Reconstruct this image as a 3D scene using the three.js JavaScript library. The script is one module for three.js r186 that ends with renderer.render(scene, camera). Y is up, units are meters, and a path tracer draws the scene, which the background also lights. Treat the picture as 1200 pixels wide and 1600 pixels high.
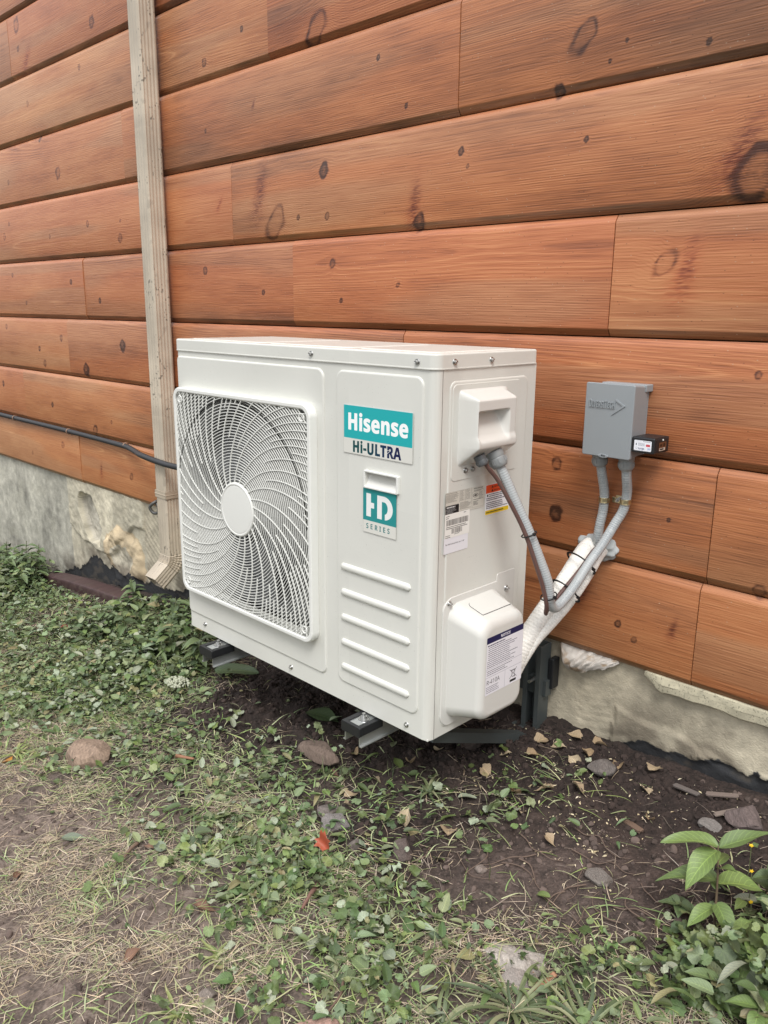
import * as THREE from 'three';
import { mergeGeometries, mergeVertices, toCreasedNormals } from 'three/addons/utils/BufferGeometryUtils.js';
import { RoundedBoxGeometry } from 'three/addons/geometries/RoundedBoxGeometry.js';
import { FontLoader } from 'three/addons/loaders/FontLoader.js';
import { TextGeometry } from 'three/addons/geometries/TextGeometry.js';

// ------------------------------------------------------------------ camera, sky, sun, exposure
const scene = new THREE.Scene();
const camera = new THREE.PerspectiveCamera(64.4, 768 / 1024, 0.05, 400);
camera.position.set(1.2595, 1.3975, 1.6361);
camera.rotation.set(-0.2447, 0.7827, 0.0092, 'YXZ');
const renderer = new THREE.WebGLRenderer({ antialias: true });
renderer.toneMapping = THREE.LinearToneMapping;
renderer.toneMappingExposure = 1.4;
renderer.shadowMap.enabled = true;
renderer.shadowMap.type = THREE.PCFSoftShadowMap;
renderer.setSize(768, 1024);

{ // bright overcast sky, a little brighter overhead, soft cloud banks
  const W = 512, H = 256, d = new Float32Array(W * H * 4);
  for (let j = 0; j < H; j++) for (let i = 0; i < W; i++) {
    const v = (j + 0.5) / H, el = (v - 0.5) * Math.PI, az = (i + 0.5) / W * Math.PI * 2, s = Math.max(0, Math.sin(el));
    const cl = 0.07 * Math.sin(az * 3 + 2 * Math.sin(el * 5)) + 0.05 * Math.sin(az * 7 + el * 11 + 1.3) + 0.04 * Math.sin(az * 2 - el * 17);
    let L = 0.52 + 0.92 * s + cl * (0.35 + s);
    if (el < 0) L = 0.34;
    const o = (j * W + i) * 4;
    d[o] = L * 0.985; d[o + 1] = L * 1.0; d[o + 2] = L * 1.035; d[o + 3] = 1;
  }
  const sky = new THREE.DataTexture(d, W, H, THREE.RGBAFormat, THREE.FloatType);
  sky.mapping = THREE.EquirectangularReflectionMapping; sky.magFilter = THREE.LinearFilter; sky.minFilter = THREE.LinearFilter; sky.needsUpdate = true;
  scene.background = sky; scene.environment = sky;
}
const sun = new THREE.DirectionalLight(new THREE.Color(1, 0.965, 0.92), 1.6);
sun.position.set(2.2, 5.4, 2.6); sun.target.position.set(-0.3, 0.5, 0.2);
sun.castShadow = true; sun.shadow.radius = 40; sun.shadow.mapSize.set(2048, 2048);
Object.assign(sun.shadow.camera, { left: -5, right: 4, top: 4, bottom: -4, near: 0.5, far: 14 });
scene.add(sun, sun.target);

// ------------------------------------------------------------------ helpers
const rnd = (seed) => () => { seed = (seed + 0x6d2b79f5) | 0; let t = Math.imul(seed ^ (seed >>> 15), 1 | seed); t = (t + Math.imul(t ^ (t >>> 7), 61 | t)) ^ t; return ((t ^ (t >>> 14)) >>> 0) / 4294967296; };
const clamp = (x, a = 0, b = 1) => Math.min(b, Math.max(a, x));
const sst = (a, b, x) => { const t = clamp((x - a) / (b - a)); return t * t * (3 - 2 * t); };
const lerp = (a, b, t) => a + (b - a) * t;
const hash = (x, y, s) => { let h = Math.imul(x, 374761393) + Math.imul(y, 668265263) + Math.imul(s, 974634541); h = Math.imul(h ^ (h >>> 13), 1274126177); h ^= h >>> 16; return (h >>> 0) / 4294967296; };
function vn(x, y, s = 0) { // value noise 0..1
  const xi = Math.floor(x), yi = Math.floor(y); let fx = x - xi, fy = y - yi;
  fx = fx * fx * (3 - 2 * fx); fy = fy * fy * (3 - 2 * fy);
  const a = hash(xi, yi, s), b = hash(xi + 1, yi, s), c = hash(xi, yi + 1, s), e = hash(xi + 1, yi + 1, s);
  return a + (b - a) * fx + (c - a) * fy + (a - b - c + e) * fx * fy;
}
const fbm = (x, y, s = 0, o = 4) => { let a = 0.5, r = 0, n = 0; for (let i = 0; i < o; i++) { r += a * vn(x, y, s + i * 17); n += a; a *= 0.5; x = x * 2.03 + 5.1; y = y * 2.03 + 1.7; } return r / n; };

const used = new Map();
function numbered(name) { const n = used.get(name) ?? 0; used.set(name, n + 1); return n ? name + '_' + String(n).padStart(3, '0') : name; }
const shade = (o) => { o.castShadow = true; o.receiveShadow = true; return o; };
function tag(o, label, category, group, kind = 'thing') { o.userData = { label, category, kind }; if (group) o.userData.group = group; return o; }
function thing(name, label, category, pos = [0, 0, 0], group) {
  const o = new THREE.Group(); o.name = numbered(name); o.position.set(...pos); scene.add(o); return tag(o, label, category, group);
}
function part(parent, name, geo, mat, label) {
  const m = shade(new THREE.Mesh(Array.isArray(geo) ? merge(geo) : geo, mat)); m.name = numbered(name); if (label) m.userData.label = label; parent.add(m); return m;
}
function single(name, geo, mat, label, category, group, pos) {
  const m = shade(new THREE.Mesh(Array.isArray(geo) ? merge(geo) : geo, mat)); m.name = numbered(name); if (pos) m.position.set(...pos); scene.add(m); return tag(m, label, category, group);
}
function setting(name, geo, mat, kind = 'structure') { const m = shade(new THREE.Mesh(geo, mat)); m.name = name; m.userData.kind = kind; scene.add(m); return m; }
function merge(list) {
  const all = list.map((g) => { g = g.index ? g.toNonIndexed() : g.clone(); for (const k of Object.keys(g.attributes)) if (!['position', 'normal', 'uv'].includes(k)) g.deleteAttribute(k); if (!g.attributes.uv) g.setAttribute('uv', new THREE.BufferAttribute(new Float32Array(g.attributes.position.count * 2), 2)); if (!g.attributes.normal) g.computeVertexNormals(); g.morphAttributes = {}; return g; });
  return mergeGeometries(all, false);
}
const box = (x0, x1, y0, y1, z0, z1, r = 0) => { const g = r ? new RoundedBoxGeometry(x1 - x0, y1 - y0, z1 - z0, 3, r) : new THREE.BoxGeometry(x1 - x0, y1 - y0, z1 - z0); return g.translate((x0 + x1) / 2, (y0 + y1) / 2, (z0 + z1) / 2); };
function rrect(x0, x1, y0, y1, r, S = THREE.Shape) {
  const rr = Array.isArray(r) ? r : [r, r, r, r], s = new S(); // corner order: bl br tr tl
  s.moveTo(x0 + rr[0], y0); s.lineTo(x1 - rr[1], y0); if (rr[1]) s.absarc(x1 - rr[1], y0 + rr[1], rr[1], -Math.PI / 2, 0, false);
  s.lineTo(x1, y1 - rr[2]); if (rr[2]) s.absarc(x1 - rr[2], y1 - rr[2], rr[2], 0, Math.PI / 2, false);
  s.lineTo(x0 + rr[3], y1); if (rr[3]) s.absarc(x0 + rr[3], y1 - rr[3], rr[3], Math.PI / 2, Math.PI, false);
  s.lineTo(x0, y0 + rr[0]); if (rr[0]) s.absarc(x0 + rr[0], y0 + rr[0], rr[0], Math.PI, Math.PI * 1.5, false);
  return s;
}
// raised pressed panel on a +z face: shape pushed out by h with a soft shoulder of width b
const raise = (shape, z, h, b = h, curve = 16) => new THREE.ExtrudeGeometry(shape, { depth: 0.0004, bevelEnabled: true, bevelThickness: h, bevelSize: b, bevelOffset: -b, bevelSegments: 4, curveSegments: curve }).translate(0, 0, z);
const slab = (shape, z0, z1, curve = 24) => new THREE.ExtrudeGeometry(shape, { depth: z1 - z0, bevelEnabled: false, curveSegments: curve }).translate(0, 0, z0);
const toSide = (g) => g.applyMatrix4(new THREE.Matrix4().makeRotationY(Math.PI / 2)); // local (x,y,z) -> world (z,y,-x): draw shapes with x = -worldZ
const toTop = (g) => g.applyMatrix4(new THREE.Matrix4().makeRotationX(-Math.PI / 2));
// tube with its own radius along the way; uv in metres (u along, v around)
function tube(pts, rad, seg, radial, capped = true, closed = false) {
  const curve = pts.getPointAt ? pts : new THREE.CatmullRomCurve3(pts.map((p) => new THREE.Vector3(...p)), closed, 'centripetal');
  curve.arcLengthDivisions = 400;
  const L = curve.getLength(), fr = curve.computeFrenetFrames(seg, closed), P = [], N = [], U = [], I = [], v = new THREE.Vector3();
  const rf = typeof rad === 'function' ? rad : () => rad;
  for (let i = 0; i <= seg; i++) {
    const c = curve.getPointAt(i / seg);
    for (let j = 0; j <= radial; j++) {
      const a = j / radial * Math.PI * 2, r = rf(i / seg, a, L); v.copy(fr.normals[i]).multiplyScalar(Math.cos(a)).addScaledVector(fr.binormals[i], Math.sin(a));
      P.push(c.x + v.x * r, c.y + v.y * r, c.z + v.z * r); N.push(v.x, v.y, v.z); U.push(i / seg * L, j / radial);
    }
  }
  for (let i = 0; i < seg; i++) for (let j = 0; j < radial; j++) { const a = i * (radial + 1) + j, b = a + radial + 1; I.push(a, a + 1, b, b, a + 1, b + 1); }
  if (capped && !closed) for (const i of [0, seg]) {
    const c = curve.getPointAt(i / seg), t = fr.tangents[i], s = i ? 1 : -1, k = P.length / 3; P.push(c.x, c.y, c.z); N.push(t.x * s, t.y * s, t.z * s); U.push(0, 0);
    for (let j = 0; j < radial; j++) { const a = i * (radial + 1) + j; i ? I.push(k, a, a + 1) : I.push(k, a + 1, a); }
  }
  const g = new THREE.BufferGeometry(); g.setAttribute('position', new THREE.Float32BufferAttribute(P, 3)); g.setAttribute('normal', new THREE.Float32BufferAttribute(N, 3)); g.setAttribute('uv', new THREE.Float32BufferAttribute(U, 2)); g.setIndex(I);
  if (typeof rad === 'function') g.computeVertexNormals();
  return g;
}
function gridGeo(nu, nv, f) { // f(i/nu, j/nv) -> [x,y,z,u,v]
  const P = [], U = [], I = [];
  for (let j = 0; j <= nv; j++) for (let i = 0; i <= nu; i++) { const [x, y, z, u, v] = f(i / nu, j / nv); P.push(x, y, z); U.push(u ?? i / nu, v ?? j / nv); }
  for (let j = 0; j < nv; j++) for (let i = 0; i < nu; i++) { const a = j * (nu + 1) + i, b = a + nu + 1; I.push(a, a + 1, b, b, a + 1, b + 1); }
  const g = new THREE.BufferGeometry(); g.setAttribute('position', new THREE.Float32BufferAttribute(P, 3)); g.setAttribute('uv', new THREE.Float32BufferAttribute(U, 2)); g.setIndex(I); g.computeVertexNormals(); return g;
}
// loops of rounded rectangles joined into a closed shell: rows [x0,x1,y0,y1,r,z]
function loftRects(rows, n = 7) {
  const loops = rows.map(([x0, x1, y0, y1, r, z]) => { const o = []; for (const [cx, cy, a0] of [[x1 - r, y0 + r, -Math.PI / 2], [x1 - r, y1 - r, 0], [x0 + r, y1 - r, Math.PI / 2], [x0 + r, y0 + r, Math.PI]]) for (let k = 0; k <= n; k++) { const a = a0 + k / n * Math.PI / 2; o.push([cx + Math.cos(a) * r, cy + Math.sin(a) * r, z]); } return o; });
  const m = loops[0].length, P = loops.flat(2), I = [];
  for (let i = 0; i < loops.length - 1; i++) for (let j = 0; j < m; j++) { const a = i * m + j, b = i * m + (j + 1) % m; I.push(a, b, a + m, b, b + m, a + m); }
  const last = (loops.length - 1) * m, c = P.length / 3, L = rows[rows.length - 1]; P.push((L[0] + L[1]) / 2, (L[2] + L[3]) / 2, L[5]);
  for (let j = 0; j < m; j++) I.push(last + j, last + (j + 1) % m, c);
  const g = new THREE.BufferGeometry(); g.setAttribute('position', new THREE.Float32BufferAttribute(P, 3)); g.setIndex(I); g.computeVertexNormals(); return g;
}
function sweepRect(pts, w, z0, z1, closed) { // a thin bar following points in the xy plane
  const n = pts.length, P = [], I = [];
  for (let i = 0; i < n; i++) {
    const a = pts[closed ? (i - 1 + n) % n : Math.max(0, i - 1)], b = pts[closed ? (i + 1) % n : Math.min(n - 1, i + 1)]; let tx = b[0] - a[0], ty = b[1] - a[1]; const l = Math.hypot(tx, ty) || 1; tx /= l; ty /= l;
    const h = w / 2, [x, y] = pts[i];
    P.push(x - ty * h, y + tx * h, z1, x + ty * h, y - tx * h, z1, x + ty * h, y - tx * h, z0, x - ty * h, y + tx * h, z0);
  }
  const m = closed ? n : n - 1;
  for (let i = 0; i < m; i++) { const a = i * 4, b = ((i + 1) % n) * 4; for (let k = 0; k < 4; k++) { const k2 = (k + 1) % 4; I.push(a + k, a + k2, b + k, b + k, a + k2, b + k2); } }
  if (!closed) { const e = (n - 1) * 4; I.push(0, 2, 1, 0, 3, 2, e, e + 1, e + 2, e, e + 2, e + 3); }
  let g = new THREE.BufferGeometry(); g.setAttribute('position', new THREE.Float32BufferAttribute(P, 3)); g.setIndex(I); g = g.toNonIndexed(); g.computeVertexNormals(); return toCreasedNormals(g, 0.6);
}
const C = (r, g, b) => new THREE.Color().setRGB(r, g, b);
const mat = (r, g, b, rough = 0.6, extra = {}) => new THREE.MeshStandardMaterial({ color: C(r, g, b), roughness: rough, side: THREE.DoubleSide, ...extra });
function dtex(w, h, ch, fill, srgb) { // computed texture; fill(x,y) -> [..] 0..255
  const d = new Uint8Array(w * h * 4); for (let y = 0; y < h; y++) for (let x = 0; x < w; x++) { const c = fill(x, y), o = (y * w + x) * 4; d[o] = c[0]; d[o + 1] = c[1] ?? c[0]; d[o + 2] = c[2] ?? c[0]; d[o + 3] = c[3] ?? 255; }
  return finish(new THREE.DataTexture(d, w, h, THREE.RGBAFormat), srgb);
}
function finish(t, srgb) { if (srgb) t.colorSpace = THREE.SRGBColorSpace; t.wrapS = t.wrapT = THREE.RepeatWrapping; t.magFilter = THREE.LinearFilter; t.minFilter = THREE.LinearMipmapLinearFilter; t.generateMipmaps = true; t.needsUpdate = true; return t; }
function ctex(w, h, draw) { const c = document.createElement('canvas'); c.width = w; c.height = h; const x = c.getContext('2d'); draw(x, w, h); const t = new THREE.CanvasTexture(c); t.colorSpace = THREE.SRGBColorSpace; t.anisotropy = 8; return t; }
// fine surface grain shared by painted and moulded things
const grainTex = dtex(256, 256, 1, (x, y) => { const v = 110 + 70 * (vn(x / 2.3, y / 2.3, 3) - 0.5) + 60 * (vn(x / 7, y / 7, 4) - 0.5) + 40 * (hash(x, y, 5) - 0.5); return [v, v, v]; });

const dustTex = dtex(1024, 1024, 3, (x, y) => { const n = fbm(x / 160, y / 160, 500, 4) - 0.5, d = vn(x / 1.7, y / 1.7, 505), k = vn(x / 60, y / 60, 506); const v = 246 + n * 14 - (d > 0.965 && k > 0.55 ? 36 : 0); return [Math.min(255, v + 2), Math.min(255, v + 1), Math.min(255, v - 1)]; }, true);
const M = {
  white: mat(0.745, 0.752, 0.71, 0.28, { map: dustTex }),
  cover: mat(0.70, 0.695, 0.655, 0.2),
  grille: mat(0.78, 0.785, 0.745, 0.4),
  inner: mat(0.30, 0.31, 0.30, 0.6),
  coil: mat(0.03, 0.03, 0.032, 0.6, { metalness: 0.3 }),
  fan: mat(0.20, 0.205, 0.205, 0.5),
  bell: mat(0.15, 0.155, 0.15, 0.55),  // shade behind the grille corners put into the dark grey
  steel: mat(0.5, 0.5, 0.49, 0.3, { metalness: 0.95 }),
  galv: mat(0.62, 0.64, 0.64, 0.36, { metalness: 0.85 }),
  dark: mat(0.012, 0.012, 0.013, 0.55),
  rubber: mat(0.016, 0.017, 0.019, 0.42),
  seam: mat(0.06, 0.06, 0.055, 0.8),
  greyPlastic: mat(0.27, 0.295, 0.31, 0.45),
  greyBox: mat(0.29, 0.315, 0.33, 0.4),
  connector: mat(0.27, 0.285, 0.285, 0.4),
  darkConnector: mat(0.11, 0.118, 0.122, 0.45),
  bracket: mat(0.085, 0.098, 0.098, 0.45, { metalness: 0.25 }),
  brass: mat(0.66, 0.58, 0.36, 0.3, { metalness: 0.95 }),
  cable: mat(0.03, 0.032, 0.036, 0.5),
  brownCable: mat(0.12, 0.065, 0.055, 0.42),
};
// ------------------------------------------------------------------ house wall: stained pine boards
const ROWS = [5.25, 5.0, 4.75, 4.4, 4.15, 3.9, 3.64, 3.385, 3.13, 2.877, 2.622, 2.367, 2.111, 1.852, 1.597, 1.342, 1.089, 0.837, 0.596]; // board edges, top to bottom
const TOPROW = 10; // first row that the texture paints on its own
const JOINTS = { 9: [-2.2, 0.9], 10: [-2.726, -0.35], 11: [-2.95, -0.869], 12: [-1.768, -0.128], 13: [-3.2, -1.079], 14: [-2.179, -0.769, 0.3175], 15: [-2.381, -0.3], 16: [-2.92, -0.72, 0.592], 17: [-2.35, 0.582] };
const KNOTS = [ // x, y, size in mm, look (0 plain, 1 ring, 2 big ring, 3 dark, 4 flare)
  [-2.633, 2.568, 22, 1], [-1.949, 2.437, 16, 0], [-2.56, 2.418, 24, 4], [-2.635, 2.477, 9, 0], [-2.08, 2.307, 8, 0], [-2.586, 2.253, 9, 0], [-2.345, 1.947, 17, 1], [-2.878, 1.959, 8, 0], [-2.918, 1.776, 7, 0], [-2.988, 1.721, 11, 1], [-2.475, 1.695, 7, 0], [-2.104, 1.726, 9, 0], [-1.837, 1.657, 13, 0], [-1.828, 1.721, 5, 0], [-2.932, 1.541, 8, 0], [-2.795, 1.411, 7, 0], [-3.078, 1.295, 10, 0], [-2.452, 1.257, 11, 0], [-1.875, 1.243, 17, 3], [-2.22, 1.126, 20, 3], [-2.652, 1.134, 12, 0],
  [-1.21, 2.165, 13, 0], [-0.647, 2.152, 42, 2], [-0.945, 2.003, 7, 4], [-0.623, 1.778, 19, 3], [-0.853, 1.649, 44, 2], [-0.93, 1.74, 40, 4], [-0.741, 1.66, 7, 3], [-0.61, 1.655, 10, 0], [-1.211, 1.961, 6, 0], [-1.254, 1.52, 13, 0], [-0.587, 1.524, 13, 0], [-0.924, 1.445, 8, 3], [-0.402, 2.03, 7, 3], [0.211, 1.957, 30, 2], [0.313, 1.93, 4, 3], [0.277, 1.898, 4, 3], [-0.114, 1.77, 9, 3], [-0.092, 1.734, 5, 0], [0.234, 1.753, 6, 3], [-0.266, 1.66, 30, 4], [-0.25, 1.615, 20, 3], [0.6, 1.645, 44, 3], [0.565, 1.69, 36, 4], [0.438, 1.493, 24, 2], [0.483, 1.475, 30, 4], [-0.322, 1.461, 7, 0], [0.486, 1.893, 6, 3], [0.209, 1.044, 15, 1], [0.214, 0.923, 19, 3], [0.498, 0.961, 5, 3], [0.442, 0.667, 8, 0], [0.399, 0.694, 9, 3], [0.7, 0.85, 15, 1], [0.30, 0.74, 16, 4], [0.53, 0.717, 12, 4], [0.155, 1.86, 14, 3],
  [-2.7, 1.2, 9, 3], [-2.3, 1.5, 8, 3], [-3.2, 1.0, 10, 3], [-2.6, 0.94, 9, 3], [-2.05, 1.42, 8, 3], [-2.5, 2.1, 9, 3], [-3.1, 2.2, 9, 3], [-1.0, 2.22, 8, 3], [-0.3, 1.9, 6, 3], [0.75, 2.05, 10, 3], [-1.3, 1.28, 9, 3], [0.65, 1.28, 8, 0], [-0.55, 1.42, 7, 3], [-2.525, 0.757, 12, 0], [-2.892, 0.672, 8, 0], [-1.88, 0.698, 12, 0], [-2.153, 0.686, 14, 4], [-2.173, 0.865, 16, 1], [-2.017, 0.916, 6, 0], [-0.2, 2.3, 22, 2], [0.55, 2.26, 26, 1], [-1.15, 1.73, 12, 4]];
const WX0 = -4.4, WXM = -1.5, WX1 = 1.4, UM = 0.33; // the texture spends more of its width on the near boards
const wallU = (x) => (x < WXM ? (x - WX0) / (WXM - WX0) * UM : UM + (x - WXM) / (WX1 - WXM) * (1 - UM));
const wallX = (u) => (u < UM ? WX0 + u / UM * (WXM - WX0) : WXM + (u - UM) / (1 - UM) * (WX1 - WXM));
const wood = (() => {
  const W = 2048, H = 2048, col = new Uint8Array(W * H * 4), hgt = new Uint8Array(W * H * 4);
  for (let r = 0; r < 8; r++) {
    const row = TOPROW + r, yTop = ROWS[row], yBot = ROWS[row + 1], h = yTop - yBot, js = [-99, ...(JOINTS[row] ?? []), 99];
    for (let x = 0; x < W; x++) {
      const wx = wallX((x + 0.5) / W), k = js.findIndex((j) => j > wx), id = row * 7 + k * 3;
      const q = (n) => hash(id, n, 91);
      const yc = (q(1) * 1.2 - 0.1) * h + 0.05 * (vn(wx * 0.5, id, 1) - 0.5), dz0 = 0.012 + 0.09 * q(2), tilt = (q(3) - 0.5) * 0.03;
      const tone0 = (q(4) - 0.5) * 0.15 + (vn(wx * 0.8, id, 2) - 0.5) * 0.17, warm = (q(5) - 0.5);
      const sideDist = Math.min(Math.abs(wx - js[k]), Math.abs(wx - js[k - 1]));
      const near = KNOTS.filter((n) => Math.abs(n[0] - wx) < 0.3 && n[1] < yTop + 0.02 && n[1] > yBot - 0.02);
      const dzx = dz0 + tilt * wx + 0.026 * (vn(wx * 0.9, id, 3) - 0.5) + 0.004 * (vn(wx * 4, id, 31) - 0.5);
      for (let y = 0; y < 256; y++) {
        const yl = (y + 0.5) / 256 * h, wy = yBot + yl;
        let warp = 0, kn = 0, ring = 0, halo = 0, flare = 0;
        for (const n of near) {
          const s = n[2] * (n[0] < -1.5 ? 0.00135 : 0.00105), dx = wx - n[0], dy = wy - n[1];
          if (Math.abs(dx) > s * 9 || Math.abs(dy) > s * 6) continue;
          if (n[3] === 4) { const a = 1.15 + 0.3 * Math.sin(n[0] * 40), ux = dx * Math.cos(a) + dy * Math.sin(a), uy = -dx * Math.sin(a) + dy * Math.cos(a); const e = (ux / (s * 1.9)) ** 2 + (uy / (s * 0.55 * (1 + Math.max(0, -ux / s) * 0.4))) ** 2; flare += Math.exp(-e) * (0.35 + 1.3 * (vn(wx * 60 + wy * 200, wy * 500 - wx * 90, 8) - 0.25)); continue; }
          const wob = 1 + 0.18 * (vn(dx / s * 1.7 + 9, dy / s * 1.7, id) - 0.5) * 2, slant = n[3] === 2 ? 0.45 : 0.1, ex = (dx - dy * slant) / (s * 0.82), ey = dy / s, d = Math.hypot(ex, ey) * wob;
          warp += s * 0.75 * Math.exp(-(d * d) / 5) * Math.sign(n[1] - yBot - yc || 1);
          const inside = sst(1.05, 0.8, d);
          const big = n[2] > 26; kn = Math.max(kn, inside * (n[3] === 3 && !big ? 0.8 : n[3] === 3 ? 0.42 : n[3] === 2 ? 0.2 : n[3] === 1 ? 0.32 : 0.5) * (0.6 + 0.8 * vn(d * 7, Math.atan2(dy, dx) * 1.5, id)) * (big ? 1 : 1 - 0.35 * sst(0.4, 0, d)));
          ring = Math.max(ring, Math.exp(-(((d - 0.95) / (n[3] === 2 ? 0.17 : 0.22) * (0.6 + 0.8 * vn(Math.atan2(dy, dx) * 1.1 + 3, n[1] * 9, 13))) ** 2)) * (n[3] === 2 ? 0.6 : n[3] === 3 ? 0.95 : 0.6) * (0.25 + 0.95 * vn(Math.atan2(dy, dx) * 1.3 + 5, n[0] * 9, 12)) * (0.75 + 0.5 * vn(wx * 400, wy * 400, 14)));
          halo = Math.max(halo, Math.exp(-d * d / 6));
        }
        const yy = yl - yc + warp + 0.003 * (vn(wx * 2.6, yl * 16, id) - 0.5) + 0.0012 * (vn(wx * 9, yl * 70, id + 5) - 0.5);
        const rr = Math.sqrt(yy * yy + dzx * dzx), f = rr / 0.0046 + 0.3 * vn(wx * 2, yl * 30, id + 9), fr = f - Math.floor(f);
        const late = sst(0.45, 0.93, fr) * sst(1.0, 0.93, fr), ringId = Math.floor(f), amp = 0.35 + 0.65 * hash(ringId, id, 44);
        const fibre = vn(wx * 9 + 40, yl * 480, id + 2) - 0.5, fib2 = vn(wx * 26, yl * 900, id + 3) - 0.5, mott = fbm(wx * 2.6, yl * 9, id + 4, 3) - 0.5, blot = fbm(wx * 9, yl * 26, id + 6, 3) - 0.5;
        let t = 0.54 + tone0 * 0.85 + 0.09 * sst(-1.3, -2.2, wx) - late * amp * 0.12 + fibre * 0.11 + fib2 * 0.12 + mott * 0.30 + blot * 0.14;
        const pale = sst(0.15, 0.0, Math.abs(fr - 0.3)) * sst(0.45, 0.75, vn(wx * 2.2, yl * 14, id + 12)) * 0.2; t += pale;
        t -= sst(0.60, 0.8, vn(wx * 1.6 + 3, yl * 40, id + 21)) * 0.1 * vn(wx * 22, yl * 700, id + 22); // grey weathered streaks
        t += halo * 0.03 - flare * 0.42 - kn * 0.42 - ring * 0.66;
        t = clamp(t, 0.02, 1.05);
        const grey = sst(0.5, 0.75, vn(wx * 1.3, yl * 18, id + 33)) * 0.34 + kn * 0.25;
        // stain colours (sRGB): dark, middle, light
        let R, G, B;
        if (t < 0.5) { const u = t / 0.5; R = lerp(74, 176, u); G = lerp(41, 109, u); B = lerp(30, 70, u); } else { const u = (t - 0.5) / 0.5; R = lerp(176, 220, u); G = lerp(109, 160, u); B = lerp(70, 112, u); }
        { { const w = sst(h - 0.017, h - 0.011, yl) * (0.10 + 0.2 * vn(wx * 30, yl * 200, id + 61)); R = lerp(R, 214, w); G = lerp(G, 150, w); B = lerp(B, 120, w); } const e = sst(0.0185, 0.0158, yl) * (0.10 + 0.2 * vn(wx * 9, yl * 60, id + 60)); R *= 1 - e; G *= 1 - e * 0.88; B *= 1 - e * 1.05; }  // edge sheen above and chamfer shade below painted in, with some wear and grime
        G += warm * 7; B += warm * 4; R += flare * 16;
        const lum = 0.3 * R + 0.6 * G + 0.1 * B; R = lerp(R, lum * 1.12, grey * 0.6); G = lerp(G, lum * 0.98, grey * 0.6); B = lerp(B, lum * 0.84, grey * 0.6);
        const sp = hash(x, y + r * 256, 77); if (sp > 0.9993) { R = 190; G = 176; B = 160; } else if (sp < 0.0006) { R *= 0.45; G *= 0.45; B *= 0.45; }
        const o = ((r * 256 + y) * W + x) * 4; col[o] = clamp(R, 0, 255); col[o + 1] = clamp(G, 0, 255); col[o + 2] = clamp(B, 0, 255); col[o + 3] = 255;
        const hv = clamp(128 - late * amp * 40 + fibre * 60 + fib2 * 80 - ring * 60, 0, 255); hgt[o] = hgt[o + 1] = hgt[o + 2] = hv; hgt[o + 3] = 255;
      }
    }
  }
  return { map: finish(new THREE.DataTexture(col, W, H, THREE.RGBAFormat), true), bump: finish(new THREE.DataTexture(hgt, W, H, THREE.RGBAFormat)) };
})();
const boardMat = new THREE.MeshPhysicalMaterial({ map: wood.map, bumpMap: wood.bump, bumpScale: 0.0011, roughness: 0.4, side: THREE.DoubleSide });

const house = thing('house_wall', 'tall house wall of orange brown stained pine boards with V grooves', 'wall');
{
  const X0 = -7.5, X1 = 4.2, rg = rnd(5);
  for (let r = 0; r < ROWS.length - 1; r++) {
    const yT = ROWS[r], yB = ROWS[r + 1], h = yT - yB, js = [X0, ...(JOINTS[r] ?? [-2.6 + 2.1 * hash(r, 1, 3), 1.2]), X1];
    const texRow = r >= TOPROW ? r - TOPROW : (r * 3) % 8;
    // profile from the back of the bottom edge round the face to the back of the top edge: [y, z]
    const prof = [[0.0016, -0.042], [0.0016, -0.0115], [0.0026, -0.0102], [0.0150, -0.0018], [0.0168, -0.0005], [0.019, 0], [h * 0.5, 0], [h - 0.019, 0], [h - 0.0145, -0.0010], [h - 0.0045, -0.0075], [h - 0.0012, -0.0100], [h - 0.0012, -0.042]];
    for (let k = 0; k < js.length - 1; k++) {
      const a = js[k] + (k ? 0.0009 : 0), b = js[k + 1] - 0.0009, out = (rg() - 0.5) * 0.003, xs = [];
      const n = Math.max(2, Math.ceil((b - a) / 0.5)); for (let i = 0; i <= n; i++) xs.push(a + (b - a) * i / n); if (a < WXM && b > WXM) xs.push(WXM); xs.sort((p, q) => p - q);
      const bow = (x) => out + 0.0012 * Math.sin(x * 1.9 + r * 2.3 + k);
      const P = [], U = [], I = [], m = prof.length;
      for (const x of xs) for (const [y, z] of prof) { P.push(x, yB + y, z + (z > -0.03 ? bow(x) : 0)); U.push(wallU(x), (texRow + clamp(y / h, 0.004, 0.996)) / 8); }
      for (let i = 0; i < xs.length - 1; i++) for (let j = 0; j < m - 1; j++) { const p = i * m + j, q = p + m; I.push(p, q, p + 1, q, q + 1, p + 1); }
      for (const [i, s] of [[0, 1], [xs.length - 1, -1]]) { const p = i * m; for (let j = 1; j < m - 1; j++) s > 0 ? I.push(p, p + j, p + j + 1) : I.push(p, p + j + 1, p + j); }
      let g = new THREE.BufferGeometry(); g.setAttribute('position', new THREE.Float32BufferAttribute(P, 3)); g.setAttribute('uv', new THREE.Float32BufferAttribute(U, 2)); g.setIndex(I);
      part(house, 'plank', toCreasedNormals(g, 0.5), boardMat);
    }
  }
  part(house, 'sheathing', box(X0, X1, 0.62, ROWS[0], -0.24, -0.044), mat(0.02, 0.016, 0.012, 0.9));
}

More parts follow.
